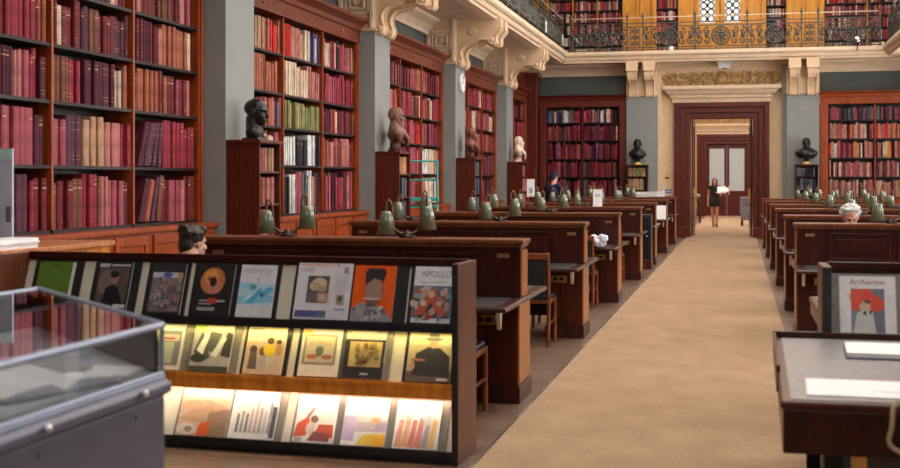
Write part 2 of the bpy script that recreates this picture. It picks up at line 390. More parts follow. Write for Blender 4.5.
# ------------------------------------------------------------------ doorways
def doorway(n, x0, x1, y, h, closed):
    w = .44
    d = struct(thing('door_%d' % n, None, None, (0, 0, 0)))
    m = MB()
    for k, (i0, i1, dep) in enumerate([(0, .15, .08), (.15, .3, .13), (.3, w, .19)]):
        m.box(x0 - i1, x0 - i0, y - dep, y + .5, 0, h + i1); m.box(x1 + i0, x1 + i1, y - dep, y + .5, 0, h + i1)
        m.box(x0 - i0, x1 + i0, y - dep, y + .5, h + i0, h + i1)
    m.box(x0 - w - .02, x0 + .0, y - .21, y + .1, 0, .3); m.box(x1 - .0, x1 + w + .02, y - .21, y + .1, 0, .3)
    m.build('door_frame', DOORWOOD, d, .012)
    m = MB()
    for s in (0, 1):
        for q in range(14): m.ell((x0 - .36 if not s else x1 + .36, y - .19, .45 + q * .22), (.025, .02, .025), 8, 5)
    m.build('frame_stud', MAHOG_LT, d)
    # cornice on top
    H = h + w
    pr = [(0, H), (.1, H), (.1, H + .12), (.15, H + .13), (.15, H + .21), (.22, H + .23), (.3, H + .33), (.36, H + .36), (.37, H + .46), (0, H + .46)]
    m = MB()
    for (u0, v0), (u1, v1) in zip(pr[1:-2], pr[2:-1]):
        if v1 - v0 < .005: continue
        A = [(x0 - w - u0 + .05, y, v0), (x0 - w - u0 + .05, y - u0, v0), (x1 + w + u0 - .05, y - u0, v0), (x1 + w + u0 - .05, y, v0)]
        B = [(x0 - w - u1 + .05, y, v1), (x0 - w - u1 + .05, y - u1, v1), (x1 + w + u1 - .05, y - u1, v1), (x1 + w + u1 - .05, y, v1)]
        m.add(A + B, [(0, 1, 5, 4), (1, 2, 6, 5), (2, 3, 7, 6), (4, 5, 6, 7), (3, 2, 1, 0)])
    nd = int((x1 - x0 + 2 * w + .2) / .1)
    for q in range(nd): xx = x0 - w - .1 + q * .1; m.box(xx, xx + .055, y - .21, y - .1, H + .13, H + .21)
    m.build('door_cornice', CREAM_LT, d)
    # gilt scrollwork frieze
    m = MB(); zc = H + .47 + .2; cx = (x0 + x1) / 2; hw = (x1 - x0) / 2 + w + .1
    m.box(cx - hw, cx + hw, y - .04, y, H + .46, H + .9, 1)
    m.box(cx - hw, cx + hw, y - .08, y, H + .86, H + .92, 2)
    rr = random.Random(n)
    for s in (-1, 1):
        for q in range(4):
            c = (cx + s * (.36 + q * .33), y - .06, zc)
            m.ring(c, .15, .034, 'y', 16, 6); m.ring(c, .08, .028, 'y', 12, 6); m.ell(c, (.045, .05, .045), 8, 6)
            for t in range(6):
                a = t * pi / 3 + q
                m.ell((c[0] + .2 * cos(a), c[1], c[2] + .17 * sin(a)), (.075, .035, .045), 8, 5, 0, Matrix.Rotation(-a, 3, 'Y'))
    m.ell((cx, y - .07, zc), (.13, .07, .17), 12, 8); m.ring((cx, y - .08, zc), .19, .03, 'y', 18, 6)
    m.build('frieze', [GILT, mat('frieze_ground', (.45, .3, .14), .6, 0, .3, 6), CREAM_LT], d)
    # leaves
    mid = (x0 + x1) / 2
    for s in (-1, 1):
        lw = (x1 - x0) / 2 - .01
        m = MB(); t = .05; st = .1
        m.box(0, st, -t / 2, t / 2, .01, h - .01).box(lw - st, lw, -t / 2, t / 2, .01, h - .01).box(st, lw - st, -t / 2, t / 2, .01, .22)
        m.box(st, lw - st, -t / 2, t / 2, h - .2, h - .01).box(st, lw - st, -t / 2, t / 2, .62, .86).box(st, lw - st, -t / 2, t / 2, 1.0, 1.12)
        m.box(st, lw - st, -t / 4, t / 4, .22, .62).box(st, lw - st, -t / 4, t / 4, .86, 1.0)
        lf = m.build('door_leaf', DOORWOOD, d, .006)
        p = MB().box(st, lw - st, -.006, .006, 1.12, h - .2).build('pane', FROST if closed else GLASS, lf)
        hm = MB().box(lw - .11, lw - .05, -.05, .05, .95, 1.35).cap((lw - .08, -.06, 1.0), (lw - .08, -.06, 1.3), .015, .015)
        hm.build('handle', BRASS, lf)
        if closed:
            lf.location = (x0 + .0, y + .1, 0) if s < 0 else (x1, y + .1, 0)
            lf.rotation_euler = (0, 0, 0 if s < 0 else pi)
        else:
            lf.location = (x0 + .035, y + .5, 0) if s < 0 else (x1 - .035, y + .5, 0)
            lf.rotation_euler = (0, 0, R(88 if s < 0 else 92))
    return d
doorway(1, DX0, DX1, YB, DH, False)
doorway(2, -1.37, .35, 57.0, 3.2, True)
# the room beyond
wb = MB().box(-4.3, -1.37, 57, 57.5, 0, 5.4).box(.35, 3.6, 57, 57.5, 0, 5.4).box(-1.37, .35, 57, 57.5, 3.2, 5.4)
struct(wb.build('wall_back_beyond', CREAM))
struct(MB().box(-4.6, -4.3, YB + .5, 57.5, 0, 5.4).build('wall_left_beyond', CREAM_LT))
struct(MB().box(3.6, 3.9, YB + .5, 57.5, 0, 5.4).build('wall_right_beyond', CREAM_LT))
struct(MB().box(-4.6, 3.9, YB + 1.6, 57.5, 5.4, 5.6).box(-4.6, 3.9, YB + .5, YB + 1.6, 4.86, 4.95).build('ceiling_beyond', CREAM_LT))
wn += 1
struct(MB().box(-2.6, 1.8, 40, 55, 5.36, 5.38).build('window_%d' % wn, emit('beyond_skylight', (1, .95, .88), 3.6)))  # unseen glowing ceiling panel, added to light the far room

# ------------------------------------------------------------------ carpet
t = thing('carpet_runner', 'long worn tan carpet runner down the central aisle through the doorway', 'carpet', (0, 0, 0))
MB().box(-1.43, .47, YN + .5, 56.6, 0, .012).build('pile', CARPET, t)
for x in (-1.445, .47): MB().box(x, x + .015, YN + .5, YB + .6, 0, .014).build('edge_strip', STEEL, t)

# ------------------------------------------------------------------ bookcases and their books
BOOKS = []      # every book: dict(frame matrix, x, y, z, t, h, d, lean, colour, where)
def fill(rng, frame, x0, x1, y, z, hmax, where, tmin=.035, tmax=.085, lean=0, dmax=.27, palette=None, small=False, hmin=.78):
    x = x0 + .008; left_set = 0; col = None; items = []
    if lean: x += .1
    angs = []
    if lean: angs = [R(lean * f) for f in (1, .96, .9, .8, .55, .28)]
    prev = None
    while True:
        if left_set <= 0:
            left_set = rng.choice([1, 1, 1, 2, 2, 3, 4, 6] if tmax > .06 else [1, 1, 1, 2]); col = rng.choices(palette[0], palette[1])[0] if palette else rng.choices(CNAMES, CW)[0]
            t0 = rng.uniform(tmin, tmax); h0 = hmax * rng.uniform(hmin, .97)
            if rng.random() < .05 and not lean: x += rng.uniform(.03, .09)
        left_set -= 1
        t = t0 * rng.uniform(.95, 1.05); h = h0
        a = angs.pop(0) if angs else 0
        if prev is not None and prev > a: x += h * (sin(prev) - sin(a)) * .92
        wid = t / cos(a) if a else t
        if x + wid + h * sin(a) > x1 - .004: break
        items.append(dict(F=frame, x=x, y=y + rng.uniform(0, .045), z=z, t=t - .005, h=h, d=dmax * rng.uniform(.85, 1), lean=a, col=col, where=where))
        x += wid; prev = a
    BOOKS.extend(items)
    return items
ORD = ['bottom', 'second', 'third', 'fourth', 'fifth', 'sixth']
def bookcase(label, name, loc, rz, L, secs, zs, ztop, depth=.33, base=True, seed=1, where=None, frame_w=.1, cornice=True, tmin=.04, tmax=.085, lean=None, palette=None, xmin=None, wood_m=None, head=.38, ledge=.17):
    """local x along the case, y into the wall, z up"""
    wood_m = wood_m or CASEWOOD
    rng = random.Random(seed); F = Matrix.Translation(loc) @ Matrix.Rotation(rz, 4, 'Z')
    t = thing('bookcase', label, 'bookcase', loc, rz); t.name = name
    MB().box(0, L, depth - .02, depth, zs[0] - .05, ztop).build('back_panel', CASEDARK, t)
    sw = (L - 2 * frame_w) / secs
    for x in (0, L - frame_w):
        m = MB().box(x, x + frame_w, 0, depth, zs[0] - .04, ztop).box(x + .02, x + frame_w - .02, -.025, 0, zs[0], ztop)
        m.build('end_stile', wood_m, t, .006)
    for k in range(1, secs):
        x = frame_w + k * sw
        MB().box(x - .017, x + .017, .005, depth - .02, zs[0], ztop).build('upright', wood_m, t, .004)
    for i, z in enumerate(zs):
        for k in range(secs):
            MB().box(frame_w + k * sw + .022 * (k > 0), frame_w + (k + 1) * sw - .022 * (k < secs - 1), .015, depth - .02, z - .03, z).build('shelf', CASEDARK, t)
    if cornice:
        H = ztop
        pr = [(depth, H), (-.02, H), (-.02, H + .18), (-.05, H + .2), (-.06, H + .26), (-.12, H + .31), (-.16, H + .33), (-.16, H + head), (depth, H + head)]
        m = MB(); m.prism(pr, lambda u, v, a: (a, u, v), -.02, L + .02)
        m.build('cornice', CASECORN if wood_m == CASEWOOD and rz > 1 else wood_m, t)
        m = MB()
        for q in range(secs): m.ell((frame_w + (q + .5) * sw, -.03, H + .1), (.022, .016, .022), 8, 6)
        m.build('boss', DULLBRASS, t)
    if base:
        zb = zs[0] - .04
        MB().box(-.0, L, -ledge + .02, depth, 0, zb - .04).build('base_cabinet', wood_m, t)
        MB().box(-.02, L + .02, -ledge - .02, depth, zb - .04, zb + .01).build('ledge', wood_m, t, .008)
        MB().box(0, L, -ledge, depth, 0, .14).build('plinth', PLINTHWOOD, t)
        nd = secs * 2
        for q in range(nd):
            a, b = q * L / nd + .05, (q + 1) * L / nd - .05
            m = MB(); y0, y1 = -ledge - .005, -ledge + .02
            m.box(a, b, y0, y1, .2, .3).box(a, b, y0, y1, zb - .16, zb - .07).box(a, a + .09, y0, y1, .3, zb - .16).box(b - .09, b, y0, y1, .3, zb - .16)
            m.box(a + .09, b - .09, -ledge + .01, y1, .3, zb - .16)
            dr = m.build('door', wood_m, t, .005)
            MB().ell((b - .045 if q % 2 == 0 else a + .045, -ledge - .02, .68), (.018, .018, .018), 8, 6).build('knob', BRASS, dr)
    tops = zs[1:] + [ztop]
    for i, z in enumerate(zs):
        for k in range(secs):
            a, b = frame_w + k * sw + .025, frame_w + (k + 1) * sw - .025
            if xmin is not None:
                if b < xmin: continue
                if a < xmin: a = xmin
            ln = (lean or {}).get((k, i), 0)
            pal = palette(k, i) if palette else None
            fill(rng, F, a, b, .02, z, tops[i] - z - .045, (where, k, i, secs), tmin, tmax, ln, depth - .06, pal)
    return t
RED = (['crimson', 'rose red', 'dark red', 'maroon', 'salmon', 'russet', 'purple-brown', 'cream', 'black', 'brown'], [10, 5, 8, 6, 2.5, 4, 2.5, 1.4, 1, 3])
ZS = [1.16, 1.73, 2.30, 2.80, 3.29]
BX = -5.85
NEAR_PAL = lambda k, i: (RED[0] + ['tan', 'cream', 'slate grey'], RED[1] + [4, 5, 1]) if i == 5 or (k, i) in ((1, 1), (0, 1)) else RED
bookcase('mahogany wall bookcase at far left edge filled with tall red folios', 'bookcase', (BX, 8.27, 0), pi / 2, 4.75, 3, ZS + [3.78], 4.2, seed=11, where='near', tmin=.05, tmax=.1, lean={(2, 0): 21, (2, 1): 21}, xmin=.72, palette=NEAR_PAL)
def pal2(k, i):
    if (k, i) == (1, 2): return (['olive green', 'tan', 'olive green'], [3, 1, 3])
    if (k, i) in ((0, 0), (1, 0), (1, 1)): return (['black', 'white', 'slate grey', 'bright red', 'tan', 'navy blue', 'rose red'], [4, 3, 3, 1, 2, 1, 1])
    if (k, i) in ((0, 4), (1, 4)): return (['navy blue', 'tan', 'salmon', 'bright red', 'cream', 'slate grey', 'orange'], [2, 3, 3, 2, 2, 1, 1])
    if k == 2: return RED
    return (['tan', 'salmon', 'russet', 'rose red', 'brown', 'cream', 'orange', 'white', 'slate grey'], [3, 4, 3, 3, 3, 2, 1, 1, 1])
bookcase('mahogany wall bookcase of mixed coloured books between first and second grey pilasters', 'bookcase', (BX, 13.9, 0), pi / 2, 5.0, 3, [1.15, 1.80, 2.30, 2.74, 3.26], 3.75, seed=23, where='second', tmin=.035, tmax=.075, palette=pal2, lean={(2, 3): 9})
bookcase('mahogany wall bookcase of red books behind the turquoise steps', 'bookcase', (BX, 19.8, 0), pi / 2, 4.86, 3, [1.15, 1.72, 2.28, 2.78, 3.28], 3.76, seed=31, where='third', tmin=.035, tmax=.075, palette=lambda k, i: (['bright red', 'crimson', 'rose red'], [5, 2, 2]) if (k, i) == (1, 2) else RED if k < 2 or i > 1 else (['white', 'cream', 'tan', 'rose red', 'navy blue', 'slate grey'], [3, 3, 2, 2, 1, 1]))
bookcase('mahogany wall bookcase between third and last grey pilasters of left wall', 'bookcase', (BX, 25.57, 0), pi / 2, 4.81, 3, [1.15, 1.72, 2.28, 2.78, 3.28], 3.76, seed=37, where='fourth', tmin=.035, tmax=.075, palette=lambda k, i: RED)
bookcase('narrow dark bookcase at left wall beside the back corner pier', 'bookcase', (BX, 31.3, 0), pi / 2, 3.5, 2, [1.15, 1.72, 2.28, 2.78, 3.28], 3.76, seed=41, where='fifth', palette=lambda k, i: RED)
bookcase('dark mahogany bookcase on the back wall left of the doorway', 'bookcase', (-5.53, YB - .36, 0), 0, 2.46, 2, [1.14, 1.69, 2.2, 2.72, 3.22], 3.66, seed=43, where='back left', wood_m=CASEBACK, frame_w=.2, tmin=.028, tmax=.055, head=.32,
         palette=lambda k, i: (['navy blue', 'slate grey', 'crimson', 'cream', 'rose red', 'white', 'black'], [4, 4, 3, 2, 2, 2, 3]) if i == 4 else (['crimson', 'dark red', 'maroon', 'rose red', 'slate grey', 'navy blue', 'brown', 'cream'], [7, 6, 5, 3, 1, 1, 2, 1]))
bookcase('bright mahogany bookcase on the back wall right of the doorway', 'bookcase', (2.14, YB - .36, 0), 0, 2.85, 2, [1.14, 1.69, 2.2, 2.72, 3.22], 3.66, seed=47, where='back right', frame_w=.22, tmin=.028, tmax=.05, head=.32,
         palette=lambda k, i: (['slate grey', 'black', 'rose red', 'purple-brown'], [4, 3, 2, 4]) if i == 4 else ((['tan', 'salmon', 'rose red', 'purple-brown', 'cream'], [3, 4, 3, 3, 2]) if i < 2 else (['cream', 'salmon', 'bright red', 'rose red', 'tan', 'orange', 'crimson', 'white', 'maroon'], [3, 3, 2, 4, 2, 1, 2, 2, 2])))

# small free-standing bookcases carrying the busts
PED_W = ['first', 'second', 'third', 'last']
def pedestal(loc, rz, w, d, h, label, where, seed, palette, zs, PW=None):
    PW = PW or wood('pedestal_mahogany', (.085, .015, .007), .32, .4)
    t = thing('pedestal_bookcase', label, 'bookcase', loc, rz)
    # local: front opening faces -y, x along width
    m = MB().box(0, .03, 0, d, 0, h - .04).box(w - .03, w, 0, d, 0, h - .04).box(.03, w - .03, d - .02, d, 0, h - .04)
    m.build('carcass', PW, t, .004)
    MB().box(-.02, w + .02, -.02, d + .0, h - .04, h).build('top', PW, t, .006)
    MB().box(-.01, w + .01, -.015, d, 0, .12).build('plinth', PLINTHWOOD, t)
    F = Matrix.Translation(loc) @ Matrix.Rotation(rz, 4, 'Z'); rng = random.Random(seed)
    for i, z in enumerate(zs):
        MB().box(.03, w - .03, .01, d - .02, z - .025, z).build('shelf', PW, t)
        top = (zs[i + 1] if i + 1 < len(zs) else h - .02) - .03
        if z > .9: fill(rng, F, .035, w - .035, .02, z, top - z - .02, where + (0, i, 1), .035, .05, 0, d - .08, palette(i), hmin=.9)
    return t
PZ = [.13, .55, .95, 1.33, 1.70]
pcol = [lambda i: (['salmon', 'russet'], [3, 1]) if i == 3 else ((['orange', 'tan', 'rose red'], [1, 3, 2]) if i == 4 else (['salmon', 'rose red'], [3, 1])),
        lambda i: (['orange', 'tan'], [2, 2]) if i == 4 else (['slate grey', 'black', 'navy blue'], [4, 1, 1]),
        lambda i: (['slate grey', 'navy blue'], [5, 1]), lambda i: (['salmon', 'rose red'], [3, 2])]
for i, (a, b) in enumerate(PIL):
    pedestal((PF + .4, a - .0, 0), pi / 2, .66, .39, 2.05, 'tall narrow mahogany bookcase standing against %s pilaster with %s bust on top' % (PED_W[i], ('black', 'terracotta', 'brown', 'white marble')[i]), ('pedestal %d' % i,), 60 + i, pcol[i], PZ)
pedestal((-3.02, YB - .82, 0), 0, .58, .38, 2.02, 'small bookcase of gold-tooled brown books under black bust left of doorway', ('pedestal 5',), 71, lambda i: (['tan', 'brown', 'olive green'], [3, 2, 1]), PZ, MAHOG)
pedestal((1.48, YB - .82, 0), 0, .6, .38, 2.02, 'small dark bookcase of grey books under black bust right of doorway', ('pedestal 6',), 72, lambda i: (['slate grey', 'black', 'navy blue'], [5, 4, .5]), PZ, MAHOG)

# gallery bookcases above
GZ = [5.17, 5.51, 5.85, 6.19, 6.53, 6.87]
gp = lambda k, i: (['rose red', 'crimson', 'cream', 'tan', 'salmon', 'slate grey', 'navy blue', 'white', 'dark red', 'bright red', 'black'], [5, 5, 3, 3, 3, 1, 1, 2, 4, 2, 2])
for lab, x, L, s, sd in [('golden oak gallery bookcase left of oak panelling above back wall', -5.5, 2.28, 3, 81), ('narrow golden oak gallery bookcase just left of gallery doors', -2.36, .72, 1, 82),
                         ('narrow golden oak gallery bookcase just right of gallery doors', .7, .66, 1, 83), ('golden oak gallery bookcase at the right end of the back gallery', 2.28, 2.4, 2, 84)]:
    bookcase(lab, 'gallery_bookcase', (x, YB + .78, 0), 0, L, s, GZ, 7.25, .3, False, sd, 'gallery', .06, False, .022, .042, palette=gp, wood_m=OAK)
bookcase('golden oak gallery bookcase on the left wall behind the iron railing', 'gallery_bookcase', (XL + .32, 30.2, 0), pi / 2, 6.2, 5, GZ, 7.25, .3, False, 85, 'gallery', .06, False, .022, .042, palette=gp, wood_m=OAK)
# oak panelling with doors of pierced glass
m = MB(); p = MB()
for x0, x1 in [(-3.22, -2.38), (-1.62, .68), (1.38, 2.26)]:
    m.box(x0, x1, YB + .8, YB + 1.08, 5.12, 8.2)
    n = max(1, round((x1 - x0) / .42)); w_ = (x1 - x0) / n
    for q in range(n):
        m.box(x0 + q * w_ + .02, x0 + q * w_ + .08, YB + .76, YB + .8, 5.12, 8.2); m.box(x0 + (q + 1) * w_ - .08, x0 + (q + 1) * w_ - .02, YB + .76, YB + .8, 5.12, 8.2)
        for z in (5.2, 6.0, 7.4): m.box(x0 + q * w_ + .08, x0 + (q + 1) * w_ - .08, YB + .765, YB + .8, z, z + .07)
    for x in (x0, x1): m.box(x - .05, x + .05, YB + .72, YB + .8, 5.12, 8.2)
m.box(XL, XR, YB + .7, YB + 1.1, 7.95, 8.3)
struct(m.build('wall_back_panelling', OAK, None, .008))
t = thing('gallery_doors', 'golden oak gallery doors with two pierced white glass panes above back wall', 'door', (AX - .05, YB + .755, 5.12))
for s in (-1, 1):
    m = MB().box(min(s * .02, s * .66), max(s * .02, s * .66), -.045, 0, 0, .95).box(min(s * .02, s * .14), max(s * .02, s * .14), -.045, 0, .95, 2.4).box(min(s * .56, s * .66), max(s * .56, s * .66), -.045, 0, .95, 2.4).box(min(s * .14, s * .56), max(s * .14, s * .56), -.045, 0, 2.3, 2.4)
    lf = m.build('door_leaf', OAK, t, .006)
    MB().box(min(s * .14, s * .56), max(s * .14, s * .56), -.02, -.005, .95, 2.3).build('pane', emit('gallery_pane', (.85, .88, .9), .35), lf)
    m = MB()
    for q in range(7):
        for k in range(2): m.ring((s * (.245 + .21 * k), -.03, 1.07 + q * .19), .085, .017, 'y', 12, 5)
        m.ell((s * .35, -.03, 1.07 + q * .19), (.03, .02, .05), 8, 5)
    m.build('grille', BLACKM, lf)

# ------------------------------------------------------------------ build the books: 300 individuals, the rest as one mass
def book_obj(b, label, pages=True):
    t, h, d = b['t'], b['h'], b['d']; rng = random.Random(int(b['x'] * 1e4) + int(b['z'] * 100))
    m = MB(); e = min(.006, t * .16); bd = .003
    # cloth case: two boards and a rounded spine, seen from above
    out = [(-t / 2, d), (-t / 2, .008), (-t / 2 + e, .002), (-t / 4, -.004), (0, -.006), (t / 4, -.004), (t / 2 - e, .002), (t / 2, .008), (t / 2, d), (t / 2 - bd, d), (t / 2 - bd, .012), (-t / 2 + bd, .012), (-t / 2 + bd, d)]
    n = len(out); vs = [(x, y, 0) for x, y in out] + [(x, y, h) for x, y in out]
    m.add(vs, [(i, (i + 1) % n, n + (i + 1) % n, n + i) for i in range(n)])
    for base, rev in ((0, True), (n, False)):
        for q in ([0, 1, 11, 12], [1, 2, 3, 4, 5, 6, 7, 10, 11], [7, 8, 9, 10]):
            q = [base + i for i in q]; m.add(vs, [q[::-1] if rev else q])
    tool = rng.random()
    if tool < .55:    # gilt bands / title on the spine
        for zz in ([.12, .2, .72, .86] if tool < .2 else [.8, .9]):
            o2 = [(-t / 2 + e, .0012), (-t / 4, -.0048), (0, -.0068), (t / 4, -.0048), (t / 2 - e, .0012)]
            hh = .003 if tool < .2 or zz != .8 else .012
            vs2 = [(x, y, h * zz) for x, y in o2] + [(x, y, h * zz + hh) for x, y in o2]
            m.add(vs2, [(i, i + 1, 6 + i, 5 + i) for i in range(4)], 1)
    cm = BOOKC[b['col']][0]
    o = m.build('book', [cm, GOLDTOOL])
    a = b['lean']
    off = Vector((b['x'] + (t / 2) / (cos(a) if a else 1), b['y'], b['z'] + .001 + (t / 2) * abs(sin(a))))
    o.matrix_world = b['F'] @ Matrix.Translation(off) @ Matrix.Rotation(a, 4, 'Y')
    tag(o, label, 'book', b['grp'])
    if pages:
        MB().box(-t / 2 + bd, t / 2 - bd, .013, d - .006, .004, h - .006).build('pages', PAGES, o)
    return o
NUMS = ['first', 'second', 'third', 'fourth', 'fifth', 'sixth', 'seventh', 'eighth', 'ninth', 'tenth', 'eleventh', 'twelfth', 'thirteenth', 'fourteenth', 'fifteenth', 'sixteenth',
        'seventeenth', 'eighteenth', 'nineteenth', 'twentieth'] + ['%dth' % k if k % 10 not in (1, 2, 3) else '%d%s' % (k, ('st', 'nd', 'rd')[k % 10 - 1]) for k in range(21, 60)]
rows = {}
for b in BOOKS: rows.setdefault(b['where'], []).append(b)
indiv = []
def shelf_rows(w, secs, ks):
    return [(w, k, i, secs) for k in ks for i in range(6) if (w, k, i, secs) in rows]
order = shelf_rows('near', 3, (0, 1, 2)) + [('pedestal 0', 0, i, 1) for i in range(5) if ('pedestal 0', 0, i, 1) in rows] + shelf_rows('second', 3, (0, 1, 2))
chosen = set()
for key in order:
    w, k, i, secs = key; bs = rows[key]
    if w == 'near' and i == 5: continue
    if w == 'near' and i == 4 and k < 1: continue
    if w == 'near' and i == 4 and k == 1: bs = [b for b in bs if b['x'] > 2.2]
    if w == 'second' and k == 0 : bs = [b for b in bs if b['x'] > .36]
    for j, b in enumerate(bs):
        if len(chosen) >= 300: break
        chosen.add(id(b))
        if w == 'near' and k == 0: pos = 'counting leftward %s, %s shelf, left section of leftmost bookcase' % (NUMS[len(bs) - 1 - j], ORD[i])
        elif w == 'near': pos = '%s from left on %s shelf, %s section of leftmost bookcase' % (NUMS[j], ORD[i], ('', 'middle', 'right')[k])
        elif w == 'second': pos = '%s from left on %s shelf, %s section of second bookcase' % (NUMS[j], ORD[i], ('left', 'middle', 'right')[k])
        else: pos = '%s from left on %s shelf, beneath black bust on first pilaster' % (NUMS[j], ('bottom', '', 'lowest', 'middle', 'top')[i])
        sz = 'thick ' if b['t'] > .07 else ('thin ' if b['t'] < .045 else '')
        ln = 'leaning ' if b['lean'] > .05 else ''
        b['grp'] = 'books on the %s' % ('leftmost bookcase' if w == 'near' else 'second bookcase' if w == 'second' else 'first pedestal bookcase')
        book_obj(b, '%s%s%s book, %s' % (sz, ln, b['col'], pos))
far = MB()
ci = {k: i for i, k in enumerate(CNAMES)}
for b in BOOKS:
    if id(b) in chosen: continue
    t, h, d = b['t'], b['h'], b['d']; a = b['lean']
    off = Vector((b['x'] + (t / 2) / (cos(a) if a else 1), b['y'], b['z'] + .001 + (t / 2) * abs(sin(a))))
    far.M = b['F'] @ Matrix.Translation(off) @ Matrix.Rotation(a, 4, 'Y')
    o2 = [(-t / 2, d), (-t / 2, .004), (-t / 4, -.003), (t / 4, -.003), (t / 2, .004), (t / 2, d)]
    vs = [(x, y, 0) for x, y in o2] + [(x, y, h) for x, y in o2]
    far.add(vs, [(i, (i + 1) % 6, 6 + (i + 1) % 6, 6 + i) for i in range(6)], ci[b['col']]); far.add(vs, [(11, 10, 9, 8, 7, 6)][::1] and [(6, 7, 8, 9, 10, 11)], ci[b['col']])
    if (int(b['x'] * 1000) % 5) < 1:
        far.add([(-t / 4, -.0045, h * .78), (t / 4, -.0045, h * .78), (t / 4, -.0045, h * .86), (-t / 4, -.0045, h * .86)], [(0, 1, 2, 3)], len(CNAMES))
o = far.build('books', [BOOKC[k][0] for k in CNAMES] + [GOLDTOOL])
tag(o, 'rows of red, tan and dark bound books on the farther shelves and the gallery', 'books', None, 'stuff')
print('books', len(BOOKS), 'individual', len(chosen))

# ------------------------------------------------------------------ iron gallery railing
def scroll(cx, cz, r, a0, a1, turns=.0, n=14, shrink=.45):
    return [(cx + r * (1 - shrink * i / n) * cos(a0 + (a1 - a0) * i / n), 0, cz + r * (1 - shrink * i / n) * sin(a0 + (a1 - a0) * i / n)) for i in range(n + 1)]
def panel_mb(w, narrow):
    m = MB()
    m.box(0, w, -.012, .012, .09, .12).box(0, w, -.012, .012, .66, .69)
    c = w / 2
    if narrow:
        for z in (.22, .39, .56):
            m.ring((c, 0, z), .055, .02, 'y', 12, 5); m.ell((c, 0, z), (.03, .025, .03), 8, 6)
            for s in (-1, 1): m.tube(scroll(c + s * .12, z, .055, pi / 2, pi / 2 + s * 4.2), .018, 5)
        for x in (.08, w - .08): m.box(x - .007, x + .007, -.007, .007, .12, .66)
        return m
    m.ring((c, 0, .39), .235, .027, 'y', 26, 6); m.ring((c, 0, .39), .17, .02, 'y', 22, 5)
    for q in range(8):
        a = q * pi / 4; m.ell((c + .105 * cos(a), 0, .39 + .105 * sin(a)), (.065, .03, .036), 8, 5, 0, Matrix.Rotation(-a, 3, 'Y'))
    for q in range(16):
        a = q * pi / 8 + .2; m.ell((c + .235 * cos(a), 0, .39 + .235 * sin(a)), (.035, .022, .022), 6, 5, 0, Matrix.Rotation(-a - .7, 3, 'Y'))
    m.ell((c, -.01, .39), (.05, .035, .05), 10, 7)
    k = max(1, round((c - .26) / .2)); g_ = (c - .26) / k
    for s in (-1, 1):
        for q in range(k):
            x = c + s * (.26 + g_ * (q + .5))
            for z, sg in ((.26, 1), (.52, -1)):
                m.tube(scroll(x, z, .1, -s * sg * .3 + pi / 2, -s * sg * .3 + pi / 2 + s * sg * 5.4), .022, 5)
                m.ell((x, 0, z), (.03, .022, .03), 7, 5)
            m.ell((x, 0, .39), (.06, .03, .07), 8, 6); m.box(x - .008, x + .008, -.008, .008, .12, .66)
    return m
def railing(label, loc, rz, breaks):
    """breaks: posts along local x, with 'n' marking a narrow panel after it"""
    t = thing('gallery_railing', label, 'railing', loc, rz)
    L = breaks[-1][0]
    MB().box(0, L, -.018, .018, .03, .055).build('bottom_rail', IRON, t)
    MB().box(0, L, -.02, .02, .76, .785).build('upper_rail', IRON, t)
    MB().tube([(0, 0, .93), (L, 0, .93)], .014, 8).build('hand_rail', mat('pale_brass_rail', (.72, .58, .42), .3, .3, .1, 20), t)
    cache = {}
    for i, (x, nrw) in enumerate(breaks):
        m = MB().box(-.02, .02, -.02, .02, 0, .93).lathe([(.02, .93), (.04, .95), (.045, .98), (.03, 1.0), (.02, 1.02), (.03, 1.04), (.0, 1.08)], n=10).box(-.035, .035, -.035, .035, 0, .06).box(-.03, .03, -.03, .03, .74, .8)
        o = m.build('post', IRON, t); o.location = (x, 0, 0)
        if i + 1 < len(breaks):
            w = breaks[i + 1][0] - x
            key = (round(w, 2), nrw)
            if key not in cache: cache[key] = panel_mb(w, nrw).mesh('panel', IRON)
            o = bpy.data.objects.new('scroll_panel', cache[key]); COL.objects.link(o); o.parent = t; o.location = (x, 0, 0)
    return t
GZT = 5.14
bx = [GL + .08, -3.0, -2.57, -1.16, .23, 1.64, 2.07, GRT - .08]
railing('grey wrought-iron scroll railing along the back gallery above the doorway', (bx[0], GB + .12, GZT), 0, [(x - bx[0], i in (1, 5)) for i, x in enumerate(bx)])
yy = [22.2, 23.5, 24.88, 25.32, 26.67, 28.03, 29.38, 30.62, 31.06, 32.2, 33.4, 34.6]
railing('grey wrought-iron scroll railing along the left gallery', (GL - .12, yy[0], GZT), pi / 2, [(y - yy[0], i in (2, 7)) for i, y in enumerate(yy)])
yy = [28.03, 29.38, 30.62, 31.06, 32.2, 33.4, 34.6]
railing('grey wrought-iron scroll railing of the right gallery at upper right corner', (GRT + .12, yy[0], GZT), pi / 2, [(y - yy[0], i in (2,)) for i, y in enumerate(yy)])
for lab, X, Y, sx, sy in [('small white tag hung on left gallery railing, nearer one', GL + .02, 30.6, .012, .12), ('small white tag hung on left gallery railing, nearest the back corner', GL + .02, 33.6, .012, .12)]:
    tag(MB().box(X - sx / 2, X + sx / 2, Y - sy / 2, Y + sy / 2, GZT + .1, GZT + .38).build('railing_tag', PAPER), lab, 'tag', 'tags on the gallery railing')
tag(MB().box(-1.83, -1.73, GB + .0, GB + .03, 5.14, 5.25).build('label_card', PAPER), 'tiny white card on the back gallery ledge left of gallery doors', 'card')
t = thing('ceiling_projector', 'grey box-shaped device under the back gallery above the doorway', 'device', (-.38, GB + .45, 4.86))
MB().prism([(-.2, 0), (.2, 0), (.14, -.2), (-.14, -.2)], lambda u, v, a: (u, a, v), -.15, .15).build('housing', mat('pale_grey_plastic', (.55, .56, .57), .5), t)
